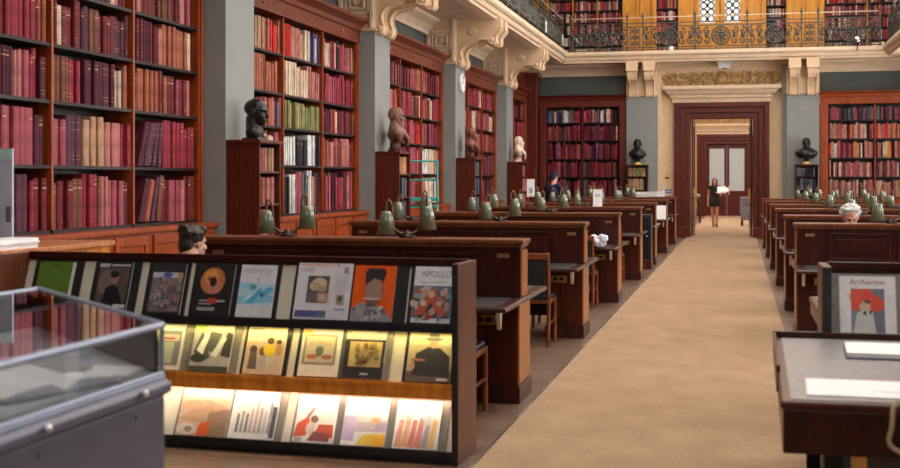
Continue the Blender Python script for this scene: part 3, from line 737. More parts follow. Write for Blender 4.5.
MB().lathe([(0, -.03), (.05, -.02), (.06, .0)], (0, 0, -.2), 12).build('lens', BLACKM, t)
t = thing('spotlight', 'small steel spotlight clipped to right end of back gallery', 'spotlight', (3.05, GB - .02, 5.14))
MB().tube([(0, 0, -.12), (0, -.06, -.02), (0, -.06, .1)], .015, 6).build('clamp', BLACKM, t)
MB().lathe([(0, -.1), (.06, -.1), (.09, .06), (.0, .06)], (0, -.08, .16), 14, 0, 'y').build('lamp_head', STEEL, t)

# ------------------------------------------------------------------ reading desks
WORKTOP = wood('worktop_wood', (.06, .028, .022), .25, .3)
def make_desk():
    root = thing('reading_desk', None, 'desk')
    L = 1.275
    MB().box(-L + .04, L - .04, -.13, .13, .75, 1.135).build('divider', MAHOG, root, .005)
    MB().box(-L + .01, L - .01, -.165, .165, 1.135, 1.168).box(-L + .025, L - .025, -.15, .15, 1.11, 1.135).build('top_cap', wood('cap_mahogany', (.17, .05, .018), .3, .35), root, .008)
    for s in (-1, 1):
        for q in range(3):      # raised-and-fielded panels on both faces
            a = -.93 + q * .64; b = a + .58
            m = MB(); y0, y1 = sorted((s * .13, s * .145))
            m.box(a, b, y0, y1, .8, .82).box(a, b, y0, y1, 1.05, 1.07).box(a, a + .02, y0, y1, .82, 1.05).box(b - .02, b, y0, y1, .82, 1.05)
            y0, y1 = sorted((s * .129, s * .137)); m.box(a + .06, b - .06, y0, y1, .86, 1.01)
            m.build('divider_panel', MAHOG, root, .004)
    wt = MB().box(-L + .0, L + .0, -.92, .92, .715, .75).build('worktop', WORKTOP, root, .012)
    for s in (-1, 1): MB().box(-L + .1, L - .1, *sorted((s * .17, s * .86)), .7505, .753).build('leather_inset', LEATHER, wt)
    for s in (-1, 1):
        x0, x1 = sorted((s * (L - .04), s * (L - .4)))
        MB().box(x0, x1, -.24, .24, 0, .715).build('pedestal', MAHOG_LT, root, .005)
        MB().box(x0 - .02, x1 + .02, -.265, .265, 0, .12).box(x0 - .01, x1 + .01, -.25, .25, .12, .14).build('plinth', PLINTHWOOD, root, .004)
        xe = sorted((s * (L - .04), s * (L - .028)))
        MB().box(*xe, -.23, .23, .14, .712).build('end_veneer', LIT_END, root, .002)  # thin end faces carry the aisle light in their colour
        MB().box(*xe, -.125, .125, .753, 1.09).build('end_veneer', LIT_END, root, .002)
        for f in (-1, 1):
            xs = sorted((s * (L - .2), s * (L - .36)))
            y0, y1 = sorted((f * .24, f * .25))
            sp = MB().box(xs[0], xs[1], y0, y1, .56, .63).build('socket_plate', BRASS, root, .002)
            hm = MB(); y0, y1 = sorted((f * .25, f * .252))
            for c in (.04, .1): hm.box(xs[0] + c - .012, xs[0] + c + .032, y0, y1, .58, .612)
            hm.build('socket', BLACKM, sp)
            xs = sorted((s * (L - .12), s * (L - .21))); y0, y1 = sorted((f * .13, f * .135))
            MB().box(xs[0], xs[1], y0, y1, 1.035, 1.065).build('number_plate', DULLBRASS, root, .002)
            # curved pale bracket under the corner of the worktop
            y0 = f * .8
            m = MB(); m.prism([(0, .714), (.1, .714), (.07, .66), (.045, .6), (.03, .59), (.02, .63)], lambda u, v, a: (a, y0 + f * (u - .05), v), s * (L - .07) - .014, s * (L - .07) + .014)
            if f < 0: m.build('corner_bracket', mat('pale_bracket', (.62, .52, .4), .4, 0, .1, 10), root)
    MB().box(-L + .4, L - .4, -.03, .03, .2, .715).build('modesty_panel', MAHOG, root)
    return root
proto = make_desk()
LY = [9.06, 12.85, 16.6, 20.4, 24.1, 27.9, 31.7]
RY = [13.1, 16.1, 19.8, 23.3, 26.8, 30.4]
LX, RX = -2.775, 1.805
desk_proto_children = proto
def copy_thing(src, loc, rz=0):
    c = copy_tree2(src, None); c.location = loc; c.rotation_euler = (0, 0, rz); return c
def copy_tree2(o, parent):
    c = o.copy(); COL.objects.link(c)
    if parent: c.parent = parent
    for ch in o.children: copy_tree2(ch, c)
    return c
RANK = ['first', 'second', 'third', 'fourth', 'fifth', 'sixth', 'seventh']
n = 0
for side, X, ys_ in (('left', LX, LY), ('right', RX, RY)):
    for i, y in enumerate(ys_):
        d = proto if n == 0 else copy_thing(proto, (0, 0, 0)); n += 1
        d.location = (X, y, 0)
        if side == 'left':
            extra = ['nearest, just behind the magazine rack', 'second from the magazine rack', 'holding a crumpled white bag', 'with white card standing on top', 'fifth from magazine rack, beside the black cabinet', 'sixth from magazine rack', 'farthest, with white papers on top'][i]
        else:
            extra = ['nearest, in front of the white-haired reader', 'just behind the white-haired reader', 'third from the white-haired reader', 'fourth row', 'fifth row', 'farthest row by the back wall'][i]
        tag(d, 'mahogany reading desk %s of the aisle, %s' % (side, extra), 'desk', 'reading desks in rows')

# ------------------------------------------------------------------ twin desk lamps
ARM = mat('tarnished_arm', (.16, .085, .05), .45, .6, .3, 20)
def make_lamp():
    root = thing('desk_lamp', None, 'lamp')
    MB().lathe([(0, 0), (.06, 0), (.062, .012), (.03, .022), (.02, .05), (0, .055)], n=16).build('base', BLACKM, root)
    for s, dy, dz in ((-1, -.07, -.035), (1, .07, 0)):
        m = MB()
        pts = [(0, 0, .03), (s * .05, dy * .3, .035), (s * .09, dy * .6, .07), (s * .098, dy * .7, .15), (s * .1, dy * .75, .26 + dz), (s * .108, dy * .8, .3 + dz), (s * .122, dy * .9, .318 + dz), (s * .138, dy, .302 + dz), (s * .14, dy, .25 + dz), (s * .14, dy, .215 + dz)]
        m.tube(pts, .01, 8); m.build('arm', ARM, root)
        z0 = .06 + dz
        sh = MB().lathe([(.0, z0 + .175), (.032, z0 + .175), (.04, z0 + .165), (.074, z0), (.071, z0), (.037, z0 + .162), (0, z0 + .17)], (s * .14, dy, 0), 24).build('shade', ENAMEL, root)
        MB().ell((s * .14, dy, z0 + .1), (.025, .025, .04), 10, 7).build('bulb', WHITEIN, sh)
    return root
lp = make_lamp(); first = True
spots = [('left', i, LX + dx, y) for i, y in enumerate(LY) for dx in ((-.6, .35) if i < 6 else (-.75, -.1))] + [('right', 0, RX - .32, RY[0])] + [('right', i, RX + dx, y) for i, y in enumerate(RY) if i for dx in ((-.32, .55) if i > 1 else (-.32,))]
for side, i, x, y in spots:
    o = lp if first else copy_thing(lp, (0, 0, 0)); first = False
    o.location = (x, y, 1.168)
    other = 'outer' if (x - (LX if side == 'left' else RX)) * (1 if side == 'left' else -1) < 0 else 'aisle-side'
    tag(o, 'twin green-shaded lamp, %s one on %s %s desk of the aisle' % (other, RANK[i], side), 'lamp', 'twin green desk lamps')

# ------------------------------------------------------------------ chairs
CHAIRWOOD = wood('chair_wood', (.2, .055, .018), .32, .4)
def make_chair():
    root = thing('reading_chair', None, 'chair')
    for s in (-1, 1):
        MB().tube([(s * .2, .4, 0), (s * .2, .4, .42)], .02, 8).build('leg', CHAIRWOOD, root)
        MB().tube([(s * .2, -.04, 0), (s * .2, 0, .42), (s * .2, -.03, .7), (s * .2, -.06, .9)], .02, 8).build('leg', CHAIRWOOD, root)
        MB().tube([(s * .2, -.02, .22), (s * .2, .4, .22)], .012, 6).build('stretcher', CHAIRWOOD, root)
    MB().box(-.215, .215, -.02, .42, .41, .45).build('seat_frame', CHAIRWOOD, root, .006)
    m = MB(); m.box(-.2, .2, 0, .41, .45, .485); m.build('seat', NAVYSEAT, root, .018)
    MB().box(-.21, .21, -.085, -.045, .84, .9).build('back_rail', CHAIRWOOD, root, .008)
    MB().box(-.18, .18, -.065, -.015, .52, .84).build('backrest', BLACKBIND, root, .012)
    return root
ch = make_chair(); first = True
cs = []
for i, y in enumerate(LY):
    offs = [(.86 if i == 0 else .8, 'aisle-end')] + ([(-.0, 'middle')] if i in (1, 2) else []) + ([(-1.06, 'outer')] if i == 0 else [])
    for dx, nm in offs: cs.append((LX + dx, y - .95, 0, 'navy-seated wooden chair at %s place before %s desk left of the aisle%s' % (nm, RANK[i], ', under dark-haired reader' if nm == 'outer' else '')))
for i in (0, 1, 2): cs.append((LX + .8, LY[i] + 1.0, pi, 'navy-seated wooden chair on the far side of %s desk left of the aisle' % RANK[i]))
for i, y in list(enumerate(RY[:4]))[1:]: cs.append((RX - .75, y - 1.0, 0, 'navy-seated wooden chair before %s desk right of the aisle' % RANK[i]))
cs.append((1.17, RY[0] + 1.13, pi, 'wooden chair under the white-haired reader behind the first right desk'))
for x, y, rz, lab in cs:
    o = ch if first else copy_thing(ch, (0, 0, 0)); first = False
    o.location = (x, y, 0); o.rotation_euler = (0, 0, rz); tag(o, lab, 'chair', 'reading room chairs')

# ------------------------------------------------------------------ magazine racks
MC = {}
def cmat(rgb):
    k = tuple(round(c, 3) for c in rgb)
    if k not in MC: MC[k] = mat('printed_%d' % len(MC), k, .3, 0, .08, 25)
    return MC[k]
def picture(parent, shapes, w, h, z):
    m = MB(); mats = []; 
    for i, (kind, p, c) in enumerate(shapes):
        mm = cmat(c)
        if mm not in mats: mats.append(mm)
        mi = mats.index(mm); zz = z + .0003 * (i + 1)
        if kind == 'r': pts = [(p[0], p[1]), (p[2], p[1]), (p[2], p[3]), (p[0], p[3])]
        elif kind == 'e': pts = [(p[0] + p[2] * cos(2 * pi * k / 22), p[1] + p[3] * sin(2 * pi * k / 22)) for k in range(22)]
        else:
            pts = list(p)
            ar = sum(pts[k][0] * pts[(k + 1) % len(pts)][1] - pts[(k + 1) % len(pts)][0] * pts[k][1] for k in range(len(pts)))
            if ar < 0: pts = pts[::-1]
        m.add([(x * w, y * h, zz) for x, y in pts], [list(range(len(pts)))], mi)
    return m.build('cover_picture', mats, parent)
def magazine(label, origin, th, tilt, w, h, bind, cover, shapes, title=None, bl=.03, br=.05, grp='magazines on display'):
    """lies on a display tier leaning back; x across, y up the cover, z towards the reader"""
    o = bpy.data.objects.new('magazine', None); COL.objects.link(o); o.empty_display_size = .05
    o.matrix_world = Matrix.Translation(origin) @ Matrix.Rotation(th, 4, 'Z') @ Matrix.Rotation(pi / 2 - tilt, 4, 'X')
    tag(o, label, 'magazine', grp)
    if bind: MB().box(-bl, w + br, 0, h + .018, 0, .006).build('binder', bind, o, .002)
    MB().box(0, w, .004, h, .006, .016).build('pages', PAPER, o)
    MB().box(-.001, w + .001, .003, h + .001, .016, .0168).build('cover', cmat(cover), o)
    picture(o, shapes, w, h, .0168)
    if title:
        for (txt, size, rgb, x, y, sx) in title: text_mesh('title_lettering', txt, size, cmat(rgb), o, (x * w, y * h, .0195), (0, 0, 0), sx)
    return o
rr = random.Random(5)
def dots(n, x0, y0, x1, y1, r, cols): return [('e', (rr.uniform(x0, x1), rr.uniform(y0, y1), r * rr.uniform(.6, 1.4), r * rr.uniform(.5, 1.1)), rr.choice(cols)) for _ in range(n)]
def lines(x0, y0, x1, y1, n, c): return [('r', (x0, y0 + (y1 - y0) * k / n, x1 - rr.uniform(0, .1) * (x1 - x0), y0 + (y1 - y0) * (k + .45) / n), c) for k in range(n)]
W, K = (.8, .8, .82), (.015, .015, .018)
D_GREEN = [('r', (0, 0, .94, 1), (.1, .2, .02)), ('r', (.94, 0, 1, 1), (.75, .75, .72)), ('r', (.35, .9, .6, .94), (.05, .09, .02))]
D_PORT = [('r', (.06, .2, .94, .9), (.1, .075, .07)), ('e', (.3, .6, .22, .24), (.17, .13, .12)), ('e', (.55, .68, .11, .12), (.3, .16, .13)), ('e', (.52, .76, .13, .07), K), ('p', [(.25, .2), (.32, .48), (.5, .56), (.68, .5), (.85, .2)], (.012, .01, .015)),
          ('r', (.05, .9, .35, .97), (.5, .5, .58)), ('r', (.4, .92, .95, .96), (.45, .45, .47)), ('r', (.05, .1, .38, .16), (.6, .6, .63)), ('r', (.62, .1, .97, .17), (.6, .6, .63)), ('r', (.42, .12, .55, .14), (.5, .5, .5)), ('r', (.05, .02, .25, .05), (.45, .45, .5))]
D_CROWD = [('r', (.06, .06, .95, .8), (.24, .19, .21)), ('r', (.06, .72, .95, .82), (.5, .52, .6)), ('e', (.5, .77, .14, .05), (.09, .12, .42)), ('p', [(.78, .68), (.95, .68), (.95, .82), (.82, .82)], (.45, .27, .12))] + dots(60, .12, .1, .9, .68, .055, [(.36, .32, .34), (.17, .13, .15), (.42, .3, .28), (.28, .24, .3), (.12, .1, .12), (.34, .15, .13)])
D_SKULL = [('e', (.44, .68, .33, .26), (.5, .17, .07)), ('e', (.4, .76, .2, .14), (.7, .3, .08)), ('e', (.52, .56, .2, .13), (.52, .2, .14)), ('e', (.46, .66, .09, .1), (.03, .015, .012)), ('e', (.34, .72, .05, .05), (.25, .07, .03))] + lines(.15, .22, .5, .34, 2, (.35, .32, .32)) + [('r', (.38, .24, .62, .35), (.45, .05, .03)), ('r', (.62, .27, .85, .31), (.4, .38, .38)), ('r', (.12, .1, .6, .17), (.3, .29, .3))]
D_BLUE = [('r', (0, .24, 1, .66), (.46, .66, .82)), ('p', [(0, .26), (1, .3), (1, .4), (.55, .47), (0, .38)], (.24, .55, .8)), ('p', [(0, .56), (.45, .5), (.55, .58), (.3, .66), (0, .65)], (.3, .6, .85)), ('p', [(.28, .28), (.42, .27), (.66, .5), (.62, .58), (.52, .5)], (.06, .4, .72)), ('p', [(.1, .3), (.3, .36), (.5, .46), (.3, .42)], (.62, .82, .92)),
          ('e', (.4, .58, .09, .05), (.12, .27, .3)), ('e', (.68, .43, .07, .045), (.1, .17, .3)), ('e', (.52, .72, .04, .03), (.4, .42, .5)), ('p', [(.62, .5), (.9, .6), (1, .55), (.8, .42)], (.12, .45, .75))]
D_NEWS = [('r', (.03, .9, .66, .925), (.72, .35, .3)), ('r', (.7, .9, .76, .93), (.75, .12, .08)), ('r', (.05, .8, .3, .86), (.6, .5, .62)), ('r', (.2, .28, .6, .73), (.09, .08, .09)), ('e', (.42, .6, .14, .1), (.62, .5, .34)), ('e', (.34, .56, .1, .08), (.5, .4, .28)), ('e', (.48, .52, .09, .06), (.42, .32, .2)), ('r', (.22, .29, .38, .45), (.15, .12, .14)), ('r', (.4, .29, .6, .45), (.45, .25, .22)), ('e', (.5, .37, .06, .06), (.6, .4, .34)),
          ('r', (.03, .04, .42, .15), (.1, .09, .3)), ('r', (.42, .04, .6, .15), (.13, .16, .25)), ('r', (.76, .26, .9, .42), (.33, .28, .22)), ('e', (.83, .35, .04, .05), (.1, .08, .08)), ('r', (.73, .16, .95, .19), (.35, .37, .5)), ('r', (.85, .78, .93, .88), (.3, .3, .34))] + lines(.7, .46, .95, .74, 9, (.6, .6, .65)) + lines(.62, .05, .68, .7, 14, (.66, .66, .7))
D_ORANGE = [('p', [(0, 0), (0, .22), (.2, .33), (.42, .34), (.62, .3), (.98, .08), (1, 0)], (.3, .27, .3))] + dots(26, .05, .02, .8, .24, .05, [(.5, .48, .52), (.14, .13, .17), (.4, .36, .36)]) + [('p', [(.36, .28), (.38, .45), (.66, .45), (.62, .3)], (.2, .11, .08)), ('e', (.5, .58, .2, .22), (.3, .2, .19)), ('e', (.6, .5, .15, .14), (.36, .2, .15)), ('p', [(.3, .64), (.28, .88), (.36, .95), (.74, .94), (.78, .86), (.72, .72), (.5, .76)], (.03, .025, .03)), ('e', (.72, .56, .03, .06), (.24, .13, .1)), ('r', (.3, .38, .7, .41), (.55, .45, .42))]
D_APOLLO = [('r', (0, .09, 1, .66), (.12, .15, .2))] + dots(55, .05, .13, .95, .6, .085, [(.5, .09, .06), (.45, .32, .25), (.1, .16, .25), (.6, .48, .4), (.35, .06, .05), (.08, .07, .09), (.2, .3, .4)]) + [('p', [(.05, .13), (.5, .62), (.95, .13), (.7, .13), (.5, .35), (.3, .13)], (.42, .1, .06)), ('e', (.5, .5, .09, .06), (.62, .42, .33)), ('e', (.3, .34, .08, .05), (.6, .45, .36)), ('e', (.72, .34, .08, .05), (.55, .35, .28)), ('r', (.15, .7, .85, .715), (.35, .35, .4))]
T1 = [('green covered magazine with white fore-edge, at left end of rack top tier', -2.916, .26, .285, BLACKBIND, (.1, .2, .02), D_GREEN, None, .04, .06),
      ('black magazine with dark portrait of a seated person, second on top tier', -2.486, .245, .29, BLACKBIND, K, D_PORT, None, .03, .06),
      ('magazine with grey crowd picture under a blue sky, on top tier', -2.1, .235, .29, BLACKBIND, (.03, .028, .035), D_CROWD, None, .03, .03),
      ('black magazine with round orange mask shape on its cover, top tier', -1.779, .25, .29, BLACKBIND, (.02, .018, .02), D_SKULL, None, .03, .04),
      ('white magazine with pale blue swimmer-like figure, top tier', -1.485, .235, .29, BLACKBIND, (.68, .68, .76), D_BLUE, [('AESTHETICA', .036, (.35, .35, .42), .5, .85, .9)], .02, .03),
      ('wide white art newspaper with columns of text, middle of top tier', -1.106, .35, .325, BLACKBIND, (.68, .68, .76), D_NEWS, None, .025, .02),
      ('bright orange magazine with flat-topped head in profile, top tier', -.74, .26, .3, BLACKBIND, (.75, .1, .01), D_ORANGE, None, .03, .08),
      ('white magazine with red crowd scene on its cover, right end of top tier', -.36, .235, .3, BLACKBIND, (.72, .72, .78), D_APOLLO, [('APOLLO', .052, (.25, .27, .38), .56, .82, .95)], .03, .04)]
D2a = [('r', (.08, .1, .92, .85), (.2, .22, .24)), ('r', (.15, .62, .85, .76), (.55, .45, .42)), ('r', (.25, .15, .7, .6), (.42, .48, .36)), ('r', (.3, .66, .7, .7), (.4, .12, .1))]
D2b = [('r', (0, 0, 1, .9), (.42, .42, .4)), ('p', [(.05, .4), (.2, .85), (.5, .3), (.3, .2)], (.1, .11, .1)), ('p', [(.35, .45), (.42, .85), (.72, .8), (.55, .4)], (.12, .13, .12)), ('p', [(.75, .35), (.85, .85), (1, .8), (1, .3)], (.06, .06, .06)), ('p', [(.12, .45), (.3, .8), (.4, .75), (.3, .35)], (.78, .8, .74)), ('p', [(.5, .35), (.75, .75), (.85, .7), (.65, .3)], (.75, .77, .7)), ('e', (.2, .28, .2, .09), (.05, .06, .04)), ('r', (0, 0, 1, .12), (.07, .08, .06)), ('r', (0, .86, .3, 1), (.36, .62, .1)), ('r', (.3, .9, 1, 1), (.75, .78, .7))]
D2c = [('r', (.0, .0, 1, .66), (.62, .47, .34)), ('e', (.2, .5, .1, .08), (.1, .07, .05)), ('p', [(.1, .1), (.12, .45), (.3, .45), (.34, .1)], (.16, .12, .1)), ('e', (.45, .46, .1, .09), (.2, .1, .06)), ('p', [(.38, .05), (.4, .38), (.56, .38), (.58, .05)], (.45, .44, .44)), ('e', (.62, .5, .16, .13), (.75, .58, .05)), ('e', (.62, .68, .09, .07), (.14, .08, .05)), ('p', [(.58, .05), (.58, .36), (.78, .38), (.85, .05)], (.6, .52, .42)), ('e', (.86, .52, .09, .12), (.5, .28, .15)), ('e', (.84, .66, .07, .05), (.1, .06, .05)), ('r', (.08, .9, .4, .93), (.35, .32, .3))]
D2d = [('r', (.06, .24, .9, .86), (.28, .24, .2)), ('r', (.12, .29, .84, .81), (.55, .48, .36)), ('e', (.48, .52, .1, .12), (.14, .17, .14)), ('e', (.3, .4, .14, .05), (.42, .15, .1)), ('e', (.68, .4, .14, .05), (.4, .14, .1)), ('e', (.48, .66, .3, .06), (.45, .4, .3)), ('e', (.12, .88, .12, .07), (.7, .4, .12))]
D2e = [('r', (.12, .24, .92, .74), (.5, .37, .17)), ('r', (.0, .78, 1, 1), (.4, .39, .36)), ('r', (.12, .9, .75, .94), (.7, .68, .62)), ('r', (.45, .08, .65, .12), (.4, .4, .4))] + dots(34, .28, .3, .85, .68, .05, [(.25, .18, .07), (.33, .25, .1), (.17, .12, .05)])
D2f = [('r', (0, .72, 1, 1), (.6, .52, .34)), ('r', (0, .0, 1, .2), (.12, .1, .09)), ('p', [(.12, .12), (.18, .55), (.45, .68), (.72, .66), (.95, .5), (.98, .1)], (.045, .045, .05)), ('e', (.56, .76, .1, .11), (.52, .32, .22)), ('e', (.56, .84, .2, .035), (.1, .1, .09)), ('p', [(.44, .84), (.46, .95), (.66, .95), (.68, .84)], (.13, .13, .12)), ('p', [(.08, .45), (.4, .44), (.4, .4), (.08, .4)], (.35, .16, .12)), ('e', (.12, .3, .06, .08), (.45, .28, .2)), ('r', (.7, .03, .95, .08), (.6, .6, .6))]
T2 = [('grey magazine with green and red panels, lit middle tier beside glass case', -2.002, .19, .28, GREYBIND, (.6, .6, .58), D2a, None, .03, .06),
      ('black and white leaf-patterned magazine with green corner square, middle tier', -1.744, .26, .285, GREYBIND, (.5, .5, .48), D2b, None, .03, .05),
      ('magazine showing a group of people, one in yellow, middle tier', -1.385, .25, .29, BLACKBIND, (.76, .66, .5), D2c, None, .025, .03),
      ('white magazine with framed tan emblem picture, middle tier', -1.03, .25, .29, BLACKBIND, (.7, .68, .64), D2d, None, .03, .04),
      ('dark magazine with tan engraving picture, middle tier', -.752, .25, .29, GREYBIND, (.03, .03, .04), D2e, None, .03, .04),
      ('magazine showing a person in hat and dark coat, right end of middle tier', -.358, .265, .29, BLACKBIND, (.48, .4, .26), D2f, None, .025, .02)]
D3a = [('r', (0, .8, 1, 1), (.75, .6, .48)), ('p', [(0, .35), (.5, .8), (1, .6), (1, .2), (.4, .3)], (.5, .33, .22)), ('p', [(.55, 0), (.6, .5), (1, .6), (1, 0)], (.3, .2, .14)), ('e', (.25, .66, .24, .1), (.68, .35, .24)), ('p', [(.42, .02), (.45, .28), (.66, .32), (.64, .02)], (.75, .13, .03)), ('e', (.2, .14, .2, .12), (.72, .62, .55)), ('e', (.24, .14, .08, .06), (.3, .25, .2))]
D3b = [('r', (.1, .12, .95, .8), (.72, .7, .69))] + [('r', (.14 + q * .1, .14, .19 + q * .1, rr.uniform(.5, .8)), c) for q, c in enumerate([(.15, .14, .14), (.3, .28, .27), (.2, .18, .18), (.45, .4, .4), (.6, .35, .34), (.4, .36, .35), (.55, .5, .5), (.3, .28, .28)])] + [('r', (.9, .05, 1, .7), (.1, .1, .13))]
D3c = [('p', [(0, .12), (.05, .4), (.3, .55), (.42, .35), (.3, .15)], (.68, .13, .07)), ('p', [(.5, .15), (.6, .4), (.95, .4), (.98, .12)], (.62, .12, .08)), ('e', (.47, .5, .1, .08), (.3, .16, .12)), ('e', (.4, .3, .12, .14), (.75, .6, .55)), ('p', [(.35, .05), (.5, .25), (.9, .2), (.9, .04)], (.3, .1, .1)), ('p', [(.25, .55), (.4, .75), (.45, .72), (.33, .52)], (.4, .22, .2)), ('r', (.03, .03, .22, .12), (.5, .42, .4))]
D3d = [('r', (.0, .1, .28, .62), (.55, .46, .66)), ('r', (.28, .3, 1, .55), (.58, .5, .55)), ('r', (.28, .5, .9, .62), (.72, .66, .62)), ('p', [(.35, .02), (.5, .25), (1, .28), (1, .02)], (.8, .58, .1)), ('e', (.75, .52, .12, .08), (.8, .45, .25)), ('p', [(.7, .02), (.72, .2), (1, .25), (1, .02)], (.85, .45, .05)), ('r', (.75, .35, 1, .5), (.45, .38, .5))]
D3e = [('p', [(.02 + q * .15, .04), (.1 + q * .15, .6 + .06 * (q % 2)), (.2 + q * .15, .6), (.17 + q * .15, .03)], c) for q, c in enumerate([(.68, .35, .28), (.72, .4, .25), (.65, .24, .2), (.62, .25, .22), (.4, .36, .42), (.72, .5, .22)])] + [('e', (.72, .6, .1, .1), (.6, .6, .66)), ('e', (.3, .64, .07, .05), (.75, .6, .52))]
T3 = [('large brown misty magazine with red figure, left on bright bottom tier', -1.77, .325, .29, GREYBIND, (.62, .45, .33), D3a, None, .02, .03),
      ('white magazine with dark vertical columns, second on bright bottom tier', -1.428, .29, .29, GREYBIND, (.82, .81, .8), D3b, None, .03, .05),
      ('white magazine with red-clothed figures, middle of bright bottom tier', -1.013, .25, .285, GREYBIND, (.82, .8, .79), D3c, None, .02, .04),
      ('white magazine with purple and yellow picture, bright bottom tier', -.715, .265, .285, GREYBIND, (.82, .8, .82), D3d, None, .02, .04),
      ('white magazine with pinkish red vertical stripes, right end of bottom tier', -.399, .265, .285, GREYBIND, (.82, .8, .8), D3e, None, .02, .05)]
TIER = {1: (.265, .757, .39, 1.105), 2: (.155, .432, .28, .722), 3: (.04, .065, .185, .345)}
HS = {1: 1.14, 2: 1.05, 3: 1.0}
def rack(name, label, O, th, width, lit, thick=.038, TIER=TIER):
    t = thing(name, label, 'magazine rack', (O[0], O[1], 0), th)
    for x in (-thick, -width): MB().box(x, x + thick, 0, .4, 0, 1.13).build('end_panel', wood('rack_mahogany', (.11, .03, .014), .34, .4), t, .004)
    for x in (-thick, -width): MB().box(x + .002, x + thick - .002, -.006, 0, 0, 1.125).build('edge_strip', BLACKBIND, t)
    a, b = -width + thick, -thick
    MB().box(a, b, .38, .4, 0, 1.1).build('back_panel', MAHOG, t)
    MB().box(a, b, .365, .4, 1.09, 1.135).build('top_rail', MAHOG, t, .005)
    MB().box(a, b, .03, .05, 0, .055).build('plinth', BLACKBIND, t)
    for k, (y0, z0, y1, z1) in TIER.items():
        m = MB(); m.prism([(y0, z0), (y0 + .008, z0), (y1 + .008, z1), (y1, z1)], lambda u, v, q: (q, u, v), a, b); m.build('backboard', BOARD, t)
        yf = y0 - {1: .085, 2: .085, 3: .035}[k]
        m = MB().box(a, b, yf, y0 + .02, z0 - .012, z0).box(a, b, yf - .006, yf, z0 - (.012 if k != 3 else .03), z0 + .012)
        m.build('ledge', BLACKBIND if k != 2 else ORANGEWOOD, t)
        if k == 2: MB().box(a, b, yf + .0, yf + .015, .355, z0 - .012).build('fascia', ORANGEWOOD, t)
        if k == 1: MB().box(a, b, yf + .0, yf + .01, z0 - .04, z0 - .012).build('fascia', BLACKBIND, t)
        if k == 1: MB().box(a, b, yf, .38, z0 - .02, z0 - .014).build('soffit', BLACKBIND, t)
    if lit:
        for (y, z, rgb, pw) in ((.2, .729, (1, .78, .27), lit[0]), (.094, .395, (1, .84, .6), lit[1])):
            MB().tube([(a + .02, y, z), (b - .02, y, z)], .007, 8).build('light_tube', emit('tube_%d' % int(pw * 10), rgb, 3), t)
            la = bpy.data.lights.new('tube_light', 'AREA'); la.shape = 'RECTANGLE'; la.size = width - .15; la.size_y = .015; la.energy = pw; la.color = rgb
            lo = bpy.data.objects.new('tube_light', la); COL.objects.link(lo); lo.parent = t; lo.location = ((a + b) / 2, y, z - .012); lo.rotation_euler = (R(-14), 0, 0)
    return t
def rack_pt(O, th, x, y, z): return Vector((O[0] + x * cos(th) - y * sin(th), O[1] + x * sin(th) + y * cos(th), z))
RO, RT = (-1.525, 6.81), R(-3)
rack('magazine_rack', 'long three-tier magazine rack with lit lower shelves in left foreground', RO, RT, 3.05, (4.4, 6.6))
for k, T in ((1, T1), (2, T2), (3, T3)):
    y0, z0, y1, z1 = TIER[k]; tl = math.atan2(y1 - y0, z1 - z0)
    for lab, x, w, h, bd, cv_, sh, ti, bl, br in T:
        magazine(lab, rack_pt(RO, RT, x, y0 - .003, z0 + .0015), RT, tl, w, h * HS[k], bd, cv_, sh, ti, bl, br, 'magazines on the long rack')
# second rack at the right behind the front table
R2 = (2.06, 7.04); R2T = R(0); W2 = 1.62
TR2 = {1: (.275, .71, .392, 1.1), 2: (.155, .4, .268, .66), 3: (.04, .065, .145, .33)}
rack('magazine_rack', 'short magazine rack behind the front table at right, one cover facing', R2, R2T, W2, None, .05, TR2)
D_REV = [('r', (.2, -.1, .8, .8), (.2, .24, .32)), ('r', (.6, .0, .8, .8), (.14, .17, .25)), ('p', [(.2, .45), (.2, .78), (.55, .8), (.6, .72), (.78, .62), (.8, .48), (.6, .42), (.48, .6), (.34, .45)], (.72, .05, .02)), ('e', (.3, .66, .12, .1), (.75, .06, .03)), ('e', (.45, .5, .1, .09), (.66, .42, .3)), ('e', (.5, .59, .06, .03), (.06, .05, .05)),
         ('p', [(.22, 0), (.3, .4), (.42, .46), (.58, .44), (.66, .0)], (.62, .62, .62)), ('p', [(.4, .4), (.46, .46), (.48, .36)], K), ('p', [(.52, .44), (.58, .45), (.54, .36)], K)]
y0, z0, y1, z1 = TR2[1]
magazine('white magazine with large red hat picture, on the right rack', rack_pt(R2, R2T, -W2 + .115, y0 - .003, z0 + .0015), R2T, math.atan2(y1 - y0, z1 - z0), .3, .355, GREYLEATHER, (.84, .82, .86), D_REV, [('ArtReview', .042, (.35, .2, .3), .5, .87, 1.05)], .06, .3)

# ------------------------------------------------------------------ front table, right
def table(label, x0, x1, y0, y1, h, ap, lip):
    t = thing('reading_table', label, 'table', (x0, y0, 0)); w, d = x1 - x0, y1 - y0
    tp = MB().box(0, w, 0, d, h - .035, h).build('tabletop', MAHOG_LT, t, .01)
    MB().box(.04, w - .04, .03, d - .05, h, h + .003).build('leather_inset', GREYLEATHER, tp)
    if lip: MB().box(-.005, w, d - .03, d, h, h + .035).build('back_lip', MAHOG, t, .005); MB().box(-.004, .012, .75, d, h - .09, h + .03).build('side_lip', MAHOG, t, .004)
    MB().box(.01, w - .01, .008, .03, h - ap, h - .035).box(.01, w - .01, d - .05, d - .03, h - ap, h - .035).box(.01, .03, .03, d - .05, h - ap, h - .035).box(w - .03, w - .01, .03, d - .05, h - ap, h - .035).build('apron', MAHOG, t, .004)
    for x in (.2, w - .2):
        for y in (.12, d - .15):
            MB().box(x - .035, x + .035, y - .035, y + .035, .06, h - ap + .01).lathe([(.05, .0125), (.055, .05), (.04, .07)], (x, y, 0), 12).build('leg', BLACKM, t, .004)
    return t
